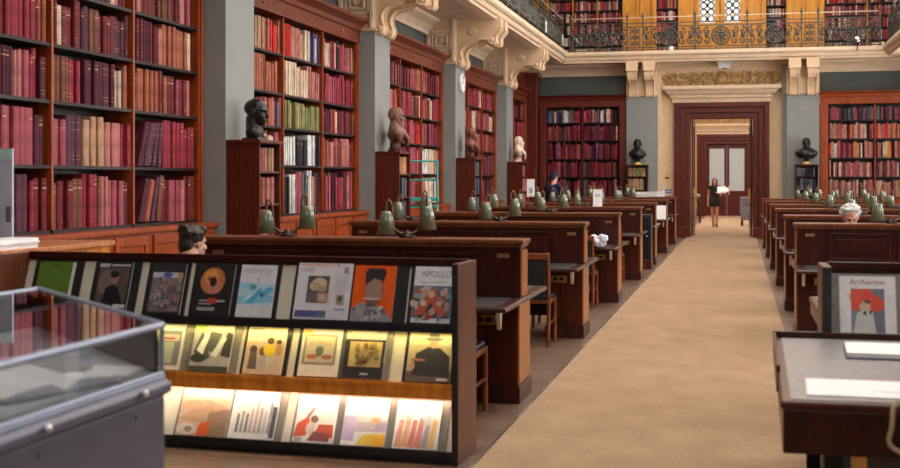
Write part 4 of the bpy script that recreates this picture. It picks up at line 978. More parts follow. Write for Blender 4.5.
TX, TY0, TY1, TH = .157, 4.98, 7.0, .75
TY1 = 7.0
t = table('leather-topped mahogany table with white papers in right foreground', TX, 2.1, TY0, TY1, TH, .205, True)
t.rotation_euler = (0, 0, R(-.8))
MB().box(.25, 1.7, .25, 1.6, .2, .225).build('lower_shelf', MAHOG, t)
MB().box(.275, .33, .16, .2, .0, .55).build('brass_upright', BRASS, t)
table('smaller leather-topped reading table standing behind the right magazine rack', .5, 2.4, 8.05, 9.5, .75, .12, False)
m = MB(); m.M = Matrix.Translation((.5, 6.2, TH + .004)) @ Matrix.Rotation(R(-3), 4, 'Z')
m.box(0, .62, 0, .42, .004, .028).box(-.005, .625, -.006, .42, 0, .004, 1)
tag(m.build('writing_pad', [PAPER, cloth('navy_cover', (.02, .02, .08))], None, .002), 'thick white paper pad with dark underside at back of the front table', 'pad')
m = MB(); m.M = Matrix.Translation((.262, 5.1, TH + .004)) @ Matrix.Rotation(R(-2), 4, 'Z')
m.box(0, .6, 0, .42, 0, .004)
o = m.build('paper_sheet', PAPER); tag(o, 'white printed sheet lying at the near edge of the front table', 'paper')
m = MB(); m.M = Matrix.Translation((.262, 5.1, TH + .0085)) @ Matrix.Rotation(R(-2), 4, 'Z'); m.box(.25, .5, .13, .14, 0, .0004).build('printed_line', cmat((.5, .5, .55)), o)
t = thing('magazine', 'pale magazine with pinkish cover lying on the lower shelf of front table', 'magazine', (.55, 5.75, .2255), 0, 'magazines')
MB().box(0, .22, 0, .32, 0, .012).build('pages', PAPER, t); picture(t, [('r', (0, 0, 1, 1), (.75, .68, .62)), ('e', (.5, .4, .3, .3), (.7, .45, .4)), ('r', (.1, .8, .9, .9), (.5, .2, .2))], .22, .32, .0125)
m = MB(); pts = [(.62, 4.9, TH + .012), (.602, 4.875, TH - .01), (.597, 4.87, .67), (.585, 4.868, .63), (.588, 4.867, .605), (.605, 4.866, .59), (.63, 4.866, .575), (.68, 4.866, .57), (.76, 4.87, .6), (.8, 4.875, .68), (.8, 4.9, TH + .012)]
pts = [(x - .035, y + .082, z) for x, y, z in pts]
tag(m.tube(pts, .0095, 8).build('hanging_cord', mat('olive_cord', (.5, .38, .25), .5)), 'thin brownish looped cord hanging over front edge of the right table', 'cord')

# ------------------------------------------------------------------ glass display case, left
CP = [(-1.937, 1.7), (-1.937, 3.976), (-3.13, 5.16), (-3.13, 1.7)]
ox, oy = -2.5, 3.0
t = thing('display_case', 'grey metal display case with flat glass lid in left foreground', 'display case', (ox, oy, 0))
def off(d):   # plan outline grown by d
    return [(-1.937 + d - ox, 1.7 - d - oy), (-1.937 + d - ox, 3.976 + d * .42 - oy), (-3.13 - d - ox, 5.16 + d * 2.4 - oy), (-3.13 - d - ox, 1.7 - d - oy)]
def slab(d, z0, z1, d1=None):
    m = MB(); A, B = off(d), off(d if d1 is None else d1)
    return m.add([(x, y, z0) for x, y in A] + [(x, y, z1) for x, y in B], [(0, 1, 5, 4), (1, 2, 6, 5), (2, 3, 7, 6), (3, 0, 4, 7), (3, 2, 1, 0), (4, 5, 6, 7)])
slab(.008, .1, .86).build('cabinet', CASEMETAL, t, .008)
slab(-.04, 0, .1).build('plinth', BLACKM, t)
slab(.012, .86, .873, .03).build('rim', CASEMETAL, t); slab(.03, .873, .9).build('rim', CASEMETAL, t, .004); slab(.03, .9, .915, .012).build('rim', CASEMETAL, t); slab(.012, .915, .93).build('rim', CASERIM, t, .004)
slab(-.02, .93, .936).build('case_bed', mat('pale_case_lining', (.42, .44, .5), .7), t)
zf = 1.1; Q = off(0); m = MB()
for i in range(4):
    p, q = Q[i], Q[(i + 1) % 4]
    m.tube([(p[0], p[1], .93), (p[0], p[1], zf)], .008, 8); m.tube([(p[0], p[1], zf), (q[0], q[1], zf)], .013, 8); m.tube([(p[0], p[1], .935), (q[0], q[1], .935)], .009, 8)
m.build('glass_frame', CASERIM, t)
MB().add([(x, y, zf + .004) for x, y in Q], [(0, 1, 2, 3)]).build('glass_lid', LIDGLASS, t)
MB().add([(Q[0][0], Q[0][1], .93), (Q[1][0], Q[1][1], .93), (Q[1][0], Q[1][1], zf), (Q[0][0], Q[0][1], zf)], [(0, 1, 2, 3)]).build('glass_side', GLASS, t)
S = off(-.012)
for i in (1, 2, 3):
    p, q = S[i], S[(i + 1) % 4]; r2 = off(-.018); p2, q2 = r2[i], r2[(i + 1) % 4]
    MB().add([(p[0], p[1], .936), (q[0], q[1], .936), (q2[0], q2[1], .936), (p2[0], p2[1], .936), (p[0], p[1], 1.085), (q[0], q[1], 1.085), (q2[0], q2[1], 1.085), (p2[0], p2[1], 1.085)],
             [(0, 1, 5, 4), (1, 2, 6, 5), (2, 3, 7, 6), (3, 0, 4, 7), (3, 2, 1, 0), (4, 5, 6, 7)]).build('end_panel', BLACKBIND, t)
x1 = Q[0][0]
for y in (3.17, 3.76):
    MB().lathe([(0, .022), (.011, .02), (.013, .01), (.01, 0), (.006, -.01)], (x1 + .034, y - oy, .9), 12, 0, 'x').build('lock_knob', STEEL, t)
    MB().lathe([(0, .003), (.006, .002), (.007, 0)], (x1 + .008, y - oy + .01, .82), 10, 0, 'x').build('screw_hole', BLACKM, t)
b = thing('open_book', 'open white book with grey picture inside the glass display case', 'book', (-2.2, 3.56, .972), R(-8))
for s in (-1, 1):
    m = MB(); prof = [(0, .0), (.05, .022), (.12, .018), (.2, .004), (.2, 0), (0, -.004)]
    m.prism([(u, v) for u, v in prof], lambda u, v, a: (a, s * u, v), -.16, .14); m.build('page_block', PAPER, b)
    MB().box(-.165, .145, *sorted((0, s * .205)), -.01, -.004).build('cover', cloth('pale_cover', (.6, .6, .62)), b)
MB().box(-.1, .07, .06, .17, .021, .0225).build('page_picture', cmat((.42, .4, .42)), b)
b.rotation_euler = (0, R(7), R(-16)); b.scale = (1.2, 1.2, 1)
MB().box(-.14, -.05, -.1, .1, -.045, -.011).build('book_cradle', mat('clear_cradle', (.5, .52, .56), .3), b)
t = thing('leaflet', 'pale leaflet lying at far end inside the glass display case', 'leaflet', (-2.12, 3.93, .9365), .1)
MB().box(-.1, .1, -.07, .14, 0, .004).build('sheet', PAPER, t)

# ------------------------------------------------------------------ side counter at the left edge
t = thing('side_counter', 'orange wooden side counter at the left edge before the bookcase', 'counter', (-5.345, 8.25, 0))
MB().box(-.26, .27, -1.3, 1.2, .06, 1.06).build('carcass', ORANGEWOOD, t, .005)
MB().box(-.28, .31, -1.33, 1.23, 1.06, 1.1).build('worktop', wood('counter_top_wood', (.5, .2, .08), .3, .3), t, .006)
MB().box(-.24, .25, -1.28, 1.18, 0, .06).build('plinth', PLINTHWOOD, t)
for k in range(3):
    a = -1.25 + k * .82
    m = MB().box(.27, .285, a, a + .76, .12, .2).box(.27, .285, a, a + .76, .92, 1.0).box(.27, .285, a, a + .08, .2, .92).box(.27, .285, a + .68, a + .76, .2, .92)
    dr = m.build('door', MAHOG_LT, t, .003); MB().ell((.3, a + .72, .6), (.015, .015, .015), 8, 6).build('knob', BRASS, dr)
m = MB()
for k in range(6): m.box(-5.33 + rr.uniform(-.01, .01), -5.1 + rr.uniform(-.01, .01), 7.75 + rr.uniform(-.01, .01), 8.42 + rr.uniform(-.01, .01), 1.1005 + k * .012, 1.1115 + k * .012)
tag(m.build('paper_pile', PAPER), 'flat pile of white paper on the orange side counter at left edge', 'paper')
t = thing('display_stand', 'pale blue upright display board with green top at the left frame edge', 'display board', (-5.46, 8.5, 1.1))
MB().box(-.09, .12, -.03, .03, 0, .02).build('foot', BLACKM, t)
MB().box(-.03, .1, -.025, .0, .02, .74).build('board', mat('pale_blue_board', (.4, .42, .55), .3, 0, .15, 6), t)
MB().box(-.02, .09, -.03, -.025, .66, .73).build('green_header', mat('pale_green', (.35, .6, .5), .4), t)
MB().box(.05, .09, -.03, -.025, .18, .3).build('dark_picture', cmat((.12, .1, .1)), t)

# ------------------------------------------------------------------ heads, busts and people
def head_parts(mb, c, k=1.0, face=Matrix.Identity(3), neck=None, beard=False):
    """c = centre of the skull; face maps +y to where the person looks"""
    P = lambda x, y, z: Vector(c) + face @ Vector((x * k, y * k, z * k))
    mb.ell(P(0, -.012, .025), (.074 * k, .095 * k, .095 * k), 18, 12, 0, face)
    mb.ell(P(0, .025, -.045), (.058 * k, .068 * k, .075 * k), 16, 10, 0, face)
    mb.ell(P(0, .066, -.098), (.026 * k, .022 * k, .02 * k), 10, 7, 0, face)
    mb.cap(P(0, .088, .008), P(0, .109, -.034), .009 * k, .015 * k, 8)
    for s in (-1, 1):
        mb.cap(P(s * .012, .084, .022), P(s * .045, .07, .022), .011 * k, .01 * k, 8)
        mb.ell(P(s * .042, .062, -.03), (.02 * k, .02 * k, .02 * k), 10, 7, 0, face)
        mb.ell(P(s * .075, -.005, -.008), (.009 * k, .02 * k, .033 * k), 8, 7, 0, face)
    mb.cap(P(-.02, .086, -.064), P(.02, .086, -.064), .009 * k, .009 * k, 8); mb.cap(P(-.016, .084, -.077), P(.016, .084, -.077), .009 * k, .009 * k, 8)
    if beard:
        mb.ell(P(0, .06, -.1), (.052 * k, .045 * k, .06 * k), 12, 8, 0, face); mb.ell(P(0, .07, -.15), (.035 * k, .032 * k, .05 * k), 10, 8, 0, face)
    if neck: mb.cap(P(0, -.012, -.05), neck, .056 * k, .064 * k, 14)
def bust(label, loc, rz, m_, H, socle, beard=False, drape=False, bald=True, wide=1.15, herm=False):
    k = H / .6
    t = thing('bust', label, 'bust', loc, rz)
    mb = MB(); zb = .1 * k
    if herm:
        head_parts(mb, (0, .03, .325), 1.3, Matrix.Rotation(R(-6), 3, 'X'), (0, -.01, .2))
        mb.ell((0, -.01, .37), (.1, .12, .1), 16, 10)
        mb.cap((0, -.02, .24), (0, -.01, .06), .085, .095, 16); mb.cap((-.05, 0, .09), (.05, 0, .09), .085, .085, 14)
        mesh_obj('figure', remesh(mb, .008, 2), m_, t)
        MB().box(-.12, .12, -.1, .1, 0, .03).build('socle', socle, t, .006)
        return t
    head_parts(mb, (0, .02 * k, .47 * k), 1.12 * k, Matrix.Rotation(R(-4), 3, 'X'), (0, 0, .29 * k), beard)
    mb.ell((0, .02 * k, .235 * k), (.16 * wide * k, .125 * k, .11 * k), 20, 12)
    for s_ in (-1, 1):
        mb.cap((s_ * .03 * k, -.015 * k, .345 * k), (s_ * .145 * wide * k, -.005 * k, .255 * k), .06 * k, .07 * k, 12)
        mb.cap((s_ * .145 * wide * k, -.005 * k, .255 * k), (s_ * .1 * wide * k, .03 * k, .17 * k), .066 * k, .045 * k, 12)
    mb.cap((0, .04 * k, .22 * k), (0, .02 * k, .1 * k), .105 * k, .06 * k, 14)
    mb.cap((0, .02 * k, .1 * k), (0, .01 * k, .05 * k), .065 * k, .065 * k, 14)
    if drape:
        for q in range(4):
          for sg in (-1, 1): mb.tube([(sg * (.06 + q * .035) * k, -.04 * k, (.36 - q * .02) * k), (sg * (.075 + q * .03) * k, .09 * k, (.31 - q * .02) * k), (sg * (.03 + q * .02) * k, .165 * k, (.2 - q * .012) * k), (-sg * (.04 - q * .03) * k, .16 * k, (.1 - q * .008) * k)], .024 * k, 8)
    if not bald: mb.ell((0, .0 * k, .51 * k), (.092 * k, .11 * k, .09 * k), 16, 10)
    mesh_obj('figure', remesh(mb, .0075 * k, 2), m_, t)
    MB().lathe([(0, 0), (.095 * k, 0), (.1 * k, .02 * k), (.085 * k, .03 * k), (.075 * k, .045 * k), (.085 * k, .06 * k), (.0, .07 * k)], n=20).build('socle', socle, t)
    return t
BRONZE = mat('black_bronze', (.02, .017, .018), .32, .3, .3, 12)
TERRA = mat('terracotta', (.2, .085, .055), .5, 0, .25, 10)
BROWNST = mat('brown_bronze', (.18, .06, .03), .38, .2, .3, 10)
MARBLE = mat('white_marble', (.72, .56, .46), .4, 0, .08, 6)
by = [(a + b) / 2 - .05 for a, b in PIL]
bust('black bronze bald bust in profile on the first pilaster bookcase', (-5.36, by[0] - .06, 2.05), R(-95), BRONZE, .47, BRONZE, herm=True)
bust('large terracotta bearded bust with pale drapery on the second pilaster bookcase', (-5.36, by[1], 2.05), R(-68), TERRA, .72, MAHOG, True, True, wide=1.4)
bust('brown bust with drapery on the third pilaster bookcase', (-5.36, by[2], 2.05), R(-80), BROWNST, .64, PLINTHWOOD, False, True, False, wide=1.3)
bust('white marble bearded bust on the last pilaster bookcase', (-5.36, by[3], 2.05), R(-80), MARBLE, .64, MARBLE, True, True)
GILTB = mat('gilt_socle', (.6, .4, .12), .4, .4)
bust('black bust on gilt base left of the back doorway', (-2.73, YB - .63, 2.02), pi, BRONZE, .72, GILTB, False, False, False, wide=.95)
bust('black bust on pale gilt base right of the back doorway', (1.78, YB - .63, 2.02), pi, BRONZE, .72, GILTB, False, False, False, wide=1.25)

def hand(mb, w, d, up, side, k=1.0):
    """palm and five fingers from the wrist w, pointing along d, back of the hand towards up; side=+1 has the thumb on +lateral"""
    w, d, up = Vector(w), Vector(d).normalized(), Vector(up).normalized()
    lat = d.cross(up).normalized(); up = lat.cross(d).normalized()
    pc = w + d * .045 * k
    rot = Matrix((lat, d, up)).transposed()
    mb.ell(pc, (.04 * k, .052 * k, .017 * k), 12, 8, 0, rot)
    mb.cap(w - d * .02, w + d * .02 * k, .027 * k, .024 * k, 10)
    for i, (o, L) in enumerate([(-.029, .062), (-.01, .076), (.01, .072), (.028, .056)]):
        o *= -side
        a = w + d * .088 * k + lat * o * k; b = a + (d * .62 + lat * o * 1.2) * L * k - up * .006 * k; c_ = b + (d * .8 - up * .55).normalized() * L * .5 * k
        mb.cap(a - d * .02, b, .0092 * k, .0085 * k, 8); mb.cap(b, c_, .0085 * k, .0075 * k, 8)
    a = w + d * .03 * k + lat * side * .034 * k; b = a + (d * .6 + lat * side * .8).normalized() * .04 * k; c_ = b + (d * .95 + lat * side * .2).normalized() * .03 * k
    mb.cap(a, b, .0125 * k, .0105 * k, 8); mb.cap(b, c_, .0105 * k, .009 * k, 8)
def person(label, loc, rz, J, skin, top, trousers, hair, hairfn, shoes=None, faceyaw=0, pitch=0, sleeves=True, skirt=None, group=None):
    t = thing('person', label, 'person', loc, rz)
    face = Matrix.Rotation(R(faceyaw), 3, 'Z') @ Matrix.Rotation(R(pitch), 3, 'X')
    h, nk, pv = Vector(J['head']), Vector(J['neck']), Vector(J['pelvis'])
    mb = MB(); head_parts(mb, h, 1.0, face, nk)
    ch_ = Vector(J['chest']); wa = Vector(J['waist'])
    sw, fem = J.get('sw', .175), J.get('fem', False)
    def torso(m, g):
        m.ell(ch_, (sw * .86 + g, .105 + g, .16 + g), 18, 12); m.ell(wa, ((.12 if fem else .14) + g, .095 + g, .15 + g), 16, 10); m.ell(pv, (.155 + g, .115 + g, .13 + g), 16, 10)
        m.cap(ch_, wa, .105 + g, .1 + g); m.cap(wa, pv, .1 + g, .105 + g)
    torso(mb, 0); mb.cap(nk, ch_ + Vector((0, 0, .1)), .058, .075, 12)
    for s, key in ((-1, 'L'), (1, 'R')):
        sh, el, wr_, hd = [Vector(p) for p in J['arm' + key]]
        mb.cap(nk - Vector((0, 0, .02)), sh, .05, .052, 12); mb.cap(sh, el, .047, .038, 12); mb.cap(el, wr_, .038, .026, 12)
        hand(mb, wr_, hd, J.get('up' + key, (0, 0, 1)), -s)
        hp, kn, an = [Vector(p) for p in J['leg' + key]]
        mb.cap(hp, kn, .08, .055, 14); mb.cap(kn, (kn * .62 + an * .38), .052, .054, 12); mb.cap(kn * .62 + an * .38, an, .053, .034, 12)
        fd = Vector(J['foot' + key]); mb.cap(an - Vector((0, 0, .03)), an - Vector((0, 0, .045)) + fd * .14, .034, .026, 10); mb.cap(an - Vector((0, 0, .01)), an - Vector((0, 0, .05)) - fd * .04, .032, .03, 10)
    mesh_obj('body', remesh(mb, .0085, 2), skin, t)
    e = MB()
    for s in (-1, 1): e.ell(h + face @ Vector((s * .03, .077, .002)), (.011, .008, .009), 8, 6, 0, face); 
    e.build('eyes', mat('eye_dark', (.03, .02, .02), .2), t)
    mb = MB(); torso(mb, .012)
    mb.cap(ch_ + Vector((0, 0, .09)), nk - Vector((0, 0, .035)), .09, .062, 12)
    for s, key in ((-1, 'L'), (1, 'R')):
        sh, el, wr_, hd = [Vector(p) for p in J['arm' + key]]
        mb.cap(nk - Vector((0, 0, .035)), sh, .06, .064, 12)
        if sleeves: mb.cap(sh, el, .06, .051, 12); mb.cap(el, el.lerp(wr_, .92), .051, .04, 12)
        else: mb.cap(sh, sh.lerp(el, .12), .058, .056, 12)
    mesh_obj('top', remesh(mb, .011, 3), top, t)
    if skirt:
        m = MB(); a = pv + Vector((0, 0, .09)); n_ = 28; vs = []
        for r0, z in [(.145, .1), (.17, 0), (.185, -.1), (.205, -.24), (.2, -.24), (.18, -.1)]:
            for q in range(n_):
                an_ = 2 * pi * q / n_; w_ = 1 + .05 * sin(9 * an_) * (z < -.05)
                vs.append((pv.x + r0 * w_ * cos(an_), pv.y + r0 * .82 * w_ * sin(an_), pv.z + z))
        m.add(vs, [(i * n_ + q, i * n_ + (q + 1) % n_, (i + 1) * n_ + (q + 1) % n_, (i + 1) * n_ + q) for i in range(5) for q in range(n_)], 0, True)
        m.build('skirt', skirt, t)
    elif trousers:
        mb = MB(); mb.ell(pv, (.17, .128, .12), 16, 10)
        for key in 'LR':
            hp, kn, an = [Vector(p) for p in J['leg' + key]]
            mb.cap(pv + (hp - pv) * .7, kn, .098, .07, 14); mb.cap(kn, an + Vector((0, 0, .03)), .068, .055, 12)
        mesh_obj('trousers', remesh(mb, .012, 3), trousers, t)
    if shoes:
        for key in 'LR':
            an = Vector(J['leg' + key][2]); fd = Vector(J['foot' + key]); mb = MB()
            mb.cap(an - fd * .045 - Vector((0, 0, .042)), an + fd * .15 - Vector((0, 0, .05)), .042, .034, 10); mb.cap(an, an - Vector((0, 0, .03)), .044, .044, 10)
            mesh_obj('shoe', remesh(mb, .008, 2), shoes, t)
    mb = MB(); hairfn(mb, h, face); mesh_obj('hair', remesh(mb, .0075, 2), hair, t)
    return t
def hair_short(mb, c, F):
    P = lambda x, y, z: Vector(c) + F @ Vector((x, y, z))
    mb.ell(P(0, -.022, .045), (.084, .098, .088), 16, 10, 0, F); mb.ell(P(0, -.065, -.015), (.07, .05, .08), 14, 9, 0, F); mb.ell(P(0, .03, .09), (.065, .06, .045), 12, 8, 0, F)
    for s in (-1, 1): mb.ell(P(s * .068, -.01, .035), (.018, .045, .045), 8, 7, 0, F)
    for q in range(14): mb.ell(P(.07 * sin(q * 2.4), -.02 + .085 * cos(q * 2.4), .085 + .02 * sin(q * 5)), (.028, .028, .024), 8, 6, 0, F)
def hair_bushy(mb, c, F):
    P = lambda x, y, z: Vector(c) + F @ Vector((x, y, z)); r = random.Random(3)
    mb.ell(P(0, -.035, .05), (.1, .095, .085), 16, 10, 0, F)
    for q in range(36):
        a = q * 2.39996; u = r.uniform(-.1, 1)
        if sin(a) > .3: u = max(u, .62)
        mb.ell(P(.1 * cos(a) * (1 - max(u, 0) ** 2) ** .5, -.03 + (.1 if sin(a) < 0 else .085) * sin(a) * (1 - max(u, 0) ** 2) ** .5, .045 + .085 * u), (.024, .024, .022), 8, 6, 0, F)
def hair_long(mb, c, F):
    P = lambda x, y, z: Vector(c) + F @ Vector((x, y, z))
    mb.ell(P(0, -.022, .04), (.086, .1, .088), 16, 10, 0, F); mb.cap(P(0, -.075, .02), P(0, -.1, -.3), .075, .06, 12)
    for s in (-1, 1):
        mb.cap(P(s * .072, .0, .04), P(s * .085, .0, -.2), .028, .03, 10); mb.cap(P(s * .085, .01, -.18), P(s * .075, .06, -.33), .03, .02, 10)
SEATED = dict(head=(0, .03, 1.2), neck=(0, 0, 1.06), chest=(0, -.01, .9), waist=(0, -.03, .68), pelvis=(0, -.03, .57), sw=.19,
              armL=[(-.19, 0, 1.0), (-.25, .13, .78), (-.14, .36, .79), (.3, 1, 0)], armR=[(.19, 0, 1.0), (.25, .13, .78), (.14, .36, .79), (-.3, 1, 0)],
              legL=[(-.09, -.02, .56), (-.12, .42, .55), (-.12, .4, .09)], legR=[(.09, -.02, .56), (.12, .42, .55), (.12, .4, .09)], footL=(0, 1, 0), footR=(0, 1, 0))
def shift(J, **kw): d = dict(J); d.update(kw); return d
# reader behind the magazine rack (in profile, looking to the right)
person('dark-haired person seated behind the magazine rack, only the head showing', (LX - 1.06, LY[0] - .76, 0), R(-8), shift(SEATED, head=(0, .06, 1.15), neck=(0, .01, 1.06)), SKIN, cloth('dark_jacket', (.02, .02, .03)), cloth('dark_trousers', (.02, .02, .025)), HAIR_D, hair_short, BLACKM, -22, -6)
# white-haired reader facing down the hall
person('white-haired person seated facing the camera behind the first right desk', (1.165, RY[0] + .93, 0), pi, shift(SEATED, head=(0, .1, 1.2), neck=(0, .02, 1.06)), SKINRED, cloth('grey_jumper', (.2, .2, .25)), cloth('dark_trousers', (.02, .02, .025)), HAIR_W, hair_bushy, BLACKM, 0, -22)
# woman walking towards us through the far doorway
WALK = dict(head=(0, .03, 1.535), neck=(0, 0, 1.395), chest=(0, 0, 1.24), waist=(0, 0, 1.06), pelvis=(0, 0, .93), sw=.16, fem=True,
            armL=[(-.165, 0, 1.34), (-.2, .02, 1.08), (-.13, .2, 1.16), (.6, .8, .2)], armR=[(.165, 0, 1.34), (.21, -.05, 1.08), (.22, .03, .85), (0, .25, -1)],
            legL=[(-.08, 0, .9), (-.08, .12, .49), (-.06, .1, .075)], legR=[(.08, 0, .9), (.07, .0, .49), (.05, -.18, .1)], footL=(0, 1, 0), footR=(0, 1, -.1))
person('person with long brown hair, black top and short dark skirt, walking through doorway', (-.79, 43.3, .012), pi, WALK, SKIN, cloth('black_top', (.012, .012, .016)), None, HAIR_B, hair_long, cloth('dark_sandal', (.05, .02, .015)), 0, -6, False, cloth('dark_skirt', (.02, .025, .04)))
m = MB(); m.M = Matrix.Translation((-.6, 42.98, 1.18)) @ Matrix.Rotation(R(-42), 4, 'X')
m.box(-.1, .18, -.008, .008, -.02, .26).box(-.02, .27, -.018, -.01, .02, .2)
tag(m.build('paper_sheets', PAPER), 'white papers held in front of the walking person in the doorway', 'paper')
# someone in navy in the side aisle
STAND = dict(head=(0, .05, 1.66), neck=(0, .01, 1.5), chest=(0, 0, 1.33), waist=(0, 0, 1.1), pelvis=(0, 0, .96), sw=.185,
             armL=[(-.2, 0, 1.43), (-.23, .1, 1.14), (-.1, .3, 1.2), (.4, 1, .1)], armR=[(.2, 0, 1.43), (.23, .1, 1.14), (.1, .3, 1.2), (-.4, 1, .1)],
             legL=[(-.09, 0, .92), (-.1, .04, .5), (-.1, 0, .09)], legR=[(.09, 0, .92), (.1, .02, .5), (.1, -.02, .09)], footL=(0, 1, 0), footR=(0, 1, 0))
person('person in navy hooded jacket standing in side aisle before the back left bookcase', (-4.25, 29.2, 0), R(-25), STAND, SKIN, cloth('navy_jacket', (.014, .018, .06)), cloth('brown_trousers', (.06, .025, .02)), cloth('navy_hood', (.016, .02, .065)), hair_short, BLACKM, 0, -18)

# ------------------------------------------------------------------ smaller things in the hall
t = thing('library_steps', 'turquoise metal library steps before the third bookcase of the left wall', 'steps', (-5.22, 20.55, 0), R(12))
for x in (-.24, .24):
    MB().tube([(x, -.3, 0), (x, .16, 1.15)], .02, 8).build('front_stile', TURQ, t); MB().tube([(x, .36, 0), (x, .2, 1.15), (x, .2, 1.95)], .018, 8).build('back_post', TURQ, t)
    MB().tube([(x, .16, 1.15), (x, .2, 1.15)], .02, 8).tube([(x, -.2, .25), (x, .34, .25)], .014, 8).build('side_brace', TURQ, t)
for k in range(4): z = .27 + .29 * k; MB().box(-.24, .24, -.3 + .4 * z - .03, -.3 + .4 * z + .14, z - .015, z + .015).build('tread', TURQ, t, .004)
MB().box(-.27, .27, .05, .36, 1.24, 1.3).build('platform', TURQ, t, .006)
for z in (1.6, 1.92): MB().tube([(-.24, .2, z), (.24, .2, z)], .016, 8).build('hand_rail', TURQ, t)
t = thing('wall_clock', 'round white wall clock high on the third grey pilaster', 'clock', (PF, 25.12, 3.6))
MB().lathe([(0, 0), (.2, 0), (.2, .05), (.17, .07), (.165, .05), (0, .05)], n=28, ax='x').build('case', mat('white_clock_case', (.72, .72, .78), .4), t)
m = MB()
for k in range(12): a = k * pi / 6; m.ell((.052, .13 * sin(a), .13 * cos(a)), (.003, .01, .01), 6, 5)
m.box(.052, .056, -.006, .006, -.02, .11).box(.052, .056, -.07, .02, -.006, .006); m.build('hands_and_marks', BLACKM, t)
def plate(name, label, x, y, z, w, h, m_, ax, cat, ex=None):
    t = thing(name, label, cat, (x, y, z))
    if ax == 'y': MB().box(-w / 2, w / 2, -.02, 0, -h / 2, h / 2).build('plate', m_, t, .003)
    else: MB().box(0, .02, -w / 2, w / 2, -h / 2, h / 2).build('plate', m_, t, .003)
    if ex: ex(t)
    return t
def rocker(t): MB().box(.02, .026, -.02, .02, -.03, .03).build('rocker', CREAM_LT, t)
plate('light_switch', 'small cream light switch plate on the third grey pilaster', PF, 24.85, 1.28, .13, .13, CREAM_LT, 'x', 'switch', rocker)
BLUE = mat('blue_sign', (.03, .1, .42), .4)
def marks(t): MB().box(-.11, -.03, -.022, -.02, -.035, .035).box(.0, .12, -.022, -.02, -.01, .01).build('marks', PAPER, t)
plate('wall_sign', 'small blue notice on the cream wall left of the doorway', -1.98, YB, 1.28, .28, .1, BLUE, 'y', 'sign', marks)
def keyb(t): MB().box(-.06, .06, -.025, -.02, -.02, .02).build('keys', BLACKM, t)
plate('brass_plate', 'lower brass switch plate left of the doorway above blue notice', -1.95, YB, 1.66, .2, .08, BRASS, 'y', 'switch', keyb)
plate('brass_plate', 'upper small brass plate left of the doorway', -1.93, YB, 1.8, .09, .08, BRASS, 'y', 'switch')
t = thing('wall_button', 'small round brass button on the cream wall right of the doorway', 'switch', (1.0, YB, 2.12))
MB().lathe([(0, .02), (.04, .015), (.045, 0)], n=14, ax='y').build('button', DULLBRASS, t).rotation_euler = (0, 0, pi)
# things on and beside the left desks
m = MB(); r = random.Random(9)
for q in range(26): m.ell((r.uniform(-.08, .08), r.uniform(-.08, .08), .07 + r.uniform(-.03, .07)), (r.uniform(.03, .06), r.uniform(.03, .06), r.uniform(.03, .05)), 8, 6, 0, Matrix.Rotation(r.uniform(0, 3), 3, 'X'))
m.ell((0, 0, .06), (.1, .1, .06), 12, 8)
o = mesh_obj('plastic_bag', remesh(m, .011, 1), mat('white_plastic', (.62, .66, .78), .3, 0, .06, 12)); o.location = (-1.72, 15.72, .753)
for p in o.data.polygons: p.use_smooth = False
tag(o, 'crumpled white plastic bag on the third left desk', 'bag')
t = thing('notice_card', 'white card standing on top of the fourth left desk', 'card', (-2.24, 20.4, 1.168), R(10))
MB().box(-.075, .075, -.004, .004, .0, .28).build('card', PAPER, t); MB().box(-.05, .05, -.02, .03, 0, .012).build('foot', WHITEIN, t); MB().box(-.045, .045, -.006, -.004, .16, .2).build('printed_line', cmat((.5, .5, .55)), t)
t = thing('notice_stand', 'white notice card on thin stand beside the person in navy', 'sign', (-4.62, 28.2, 0), R(8))
MB().lathe([(0, 0), (.14, 0), (.14, .015), (.02, .03), (0, .03)], n=18).build('base', BLACKM, t); MB().tube([(0, 0, .02), (0, 0, 1.26)], .012, 8).build('pole', BLACKM, t)
MB().box(-.09, .09, -.008, .008, 1.22, 1.62).build('card', PAPER, t); MB().box(-.04, .04, -.01, -.008, 1.3, 1.42).build('printed_block', cmat((.4, .38, .42)), t)
m = MB(); r = random.Random(4)
for q in range(5): 
    m.M = Matrix.Translation((-2.17 + r.uniform(-.04, .04), 31.7, 1.17 + q * .026)) @ Matrix.Rotation(r.uniform(-.06, .06), 4, 'Z') @ Matrix.Rotation(r.uniform(-.04, .04), 4, 'Y')
    m.box(-.38, .38, -.16, .16, .012, .03)
tag(m.build('folded_papers', PAPER), 'pile of large white papers lying on top of farthest left desk', 'paper')
m = MB(); m.M = Matrix.Translation((-1.62, 27.2, .755)) @ Matrix.Rotation(R(-14), 4, 'X'); m.box(-.1, .1, -.02, .0, 0, .3)
tag(m.build('paper_folder', PAPER), 'white paper folder propped at aisle end of the sixth left desk', 'paper')
t = thing('black_cabinet', 'narrow black cabinet with brown plinth at aisle end of fifth left desk', 'cabinet', (-1.72, 22.75, 0))
MB().box(-.2, .2, -.2, .2, .16, .98).build('body', BLACKBIND, t, .006); MB().box(-.205, .205, -.205, .205, 0, .16).build('plinth', MAHOG_LT, t, .005)
m = MB().box(-.17, .17, -.21, -.2, .2, .94).build('door', BLACKM, t, .004); MB().ell((.12, -.22, .6), (.015, .02, .015), 8, 6).build('knob', STEEL, m)
t = thing('tub_chair', 'dark brown round-backed chair behind the farthest left desk', 'chair', (-1.95, 33.3, 0))
BROWNL = mat('brown_leather', (.06, .03, .025), .45, 0, .25, 15)
MB().lathe([(0, .3), (.27, .3), (.29, .38), (.25, .46), (0, .47)], n=22).build('seat', BROWNL, t)
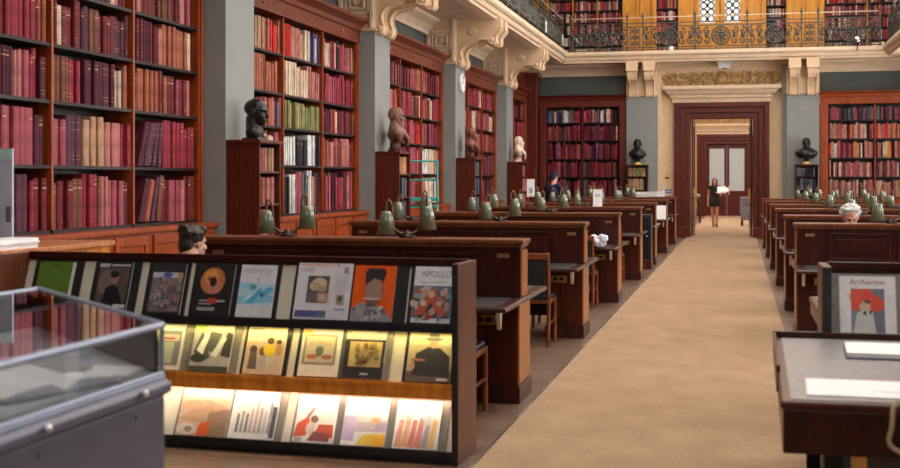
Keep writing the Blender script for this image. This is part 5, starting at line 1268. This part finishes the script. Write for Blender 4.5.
m = MB(); m.prism([(.32 * cos(R(200 + q * 14)) , .32 * sin(R(200 + q * 14))) for q in range(11)] + [(.24 * cos(R(340 - q * 14)), .24 * sin(R(340 - q * 14))) for q in range(11)], lambda u, v, a: (u, v, a), .4, 1.18); m.build('backrest', BROWNL, t, .03)
for q in range(4): a = pi / 4 + q * pi / 2; MB().tube([(.2 * cos(a), .2 * sin(a), .31), (.24 * cos(a), .24 * sin(a), 0)], .02, 8).build('leg', MAHOG, t)
# things glimpsed in the room beyond
t = thing('side_table', 'small brown side table with blue-grey bundle at left of the far room', 'table', (-1.75, 47.2, 0))
MB().box(-.4, .4, -.35, .35, .8, .85).build('tabletop', MAHOG_LT, t, .005)
for x in (-.35, .35):
    for y in (-.3, .3): MB().box(x - .03, x + .03, y - .03, y + .03, 0, .8).build('leg', MAHOG_LT, t)
m = MB(); r = random.Random(2)
for q in range(9): m.ell((r.uniform(-.25, .25), r.uniform(-.15, .15), .1 + r.uniform(0, .1)), (.14, .12, .08), 10, 7)
o = mesh_obj('folded_coat', remesh(m, .02, 2), cloth('blue_grey_cloth', (.2, .24, .33))); o.location = (-1.75, 47.2, .86); tag(o, 'blue-grey folded coat on the side table in the far room', 'coat')
t = thing('armchair', 'grey armchair at right side of the far room beyond doorway', 'chair', (.5, 44.6, .0125), R(60))
GR = cloth('grey_upholstery', (.2, .2, .25))
MB().box(-.33, .33, -.3, .3, .2, .45).build('seat', GR, t, .04); MB().box(-.33, .33, .22, .36, .4, 1.0).build('backrest', GR, t, .05)
for x in (-.36, .3): MB().box(x, x + .08, -.3, .3, .2, .64).build('armrest', GR, t, .03)
for x in (-.28, .28):
    for y in (-.25, .28): MB().box(x - .03, x + .03, y - .03, y + .03, 0, .2).build('leg', MAHOG, t)

# ------------------------------------------------------------------ light and exposure
w = bpy.data.worlds.new('world'); sc.world = w; w.use_nodes = True
w.node_tree.nodes['Background'].inputs[0].default_value = (.5, .6, .75, 1); w.node_tree.nodes['Background'].inputs[1].default_value = .3
sc.view_settings.view_transform = 'Standard'; sc.view_settings.look = 'None'; sc.view_settings.gamma = 1; sc.view_settings.exposure = .15
try: sc.view_settings.use_curve_mapping = False
except Exception: pass
sc.cycles.use_denoising = True; sc.cycles.max_bounces = 8; sc.cycles.transparent_max_bounces = 12; sc.cycles.sample_clamp_indirect = 6
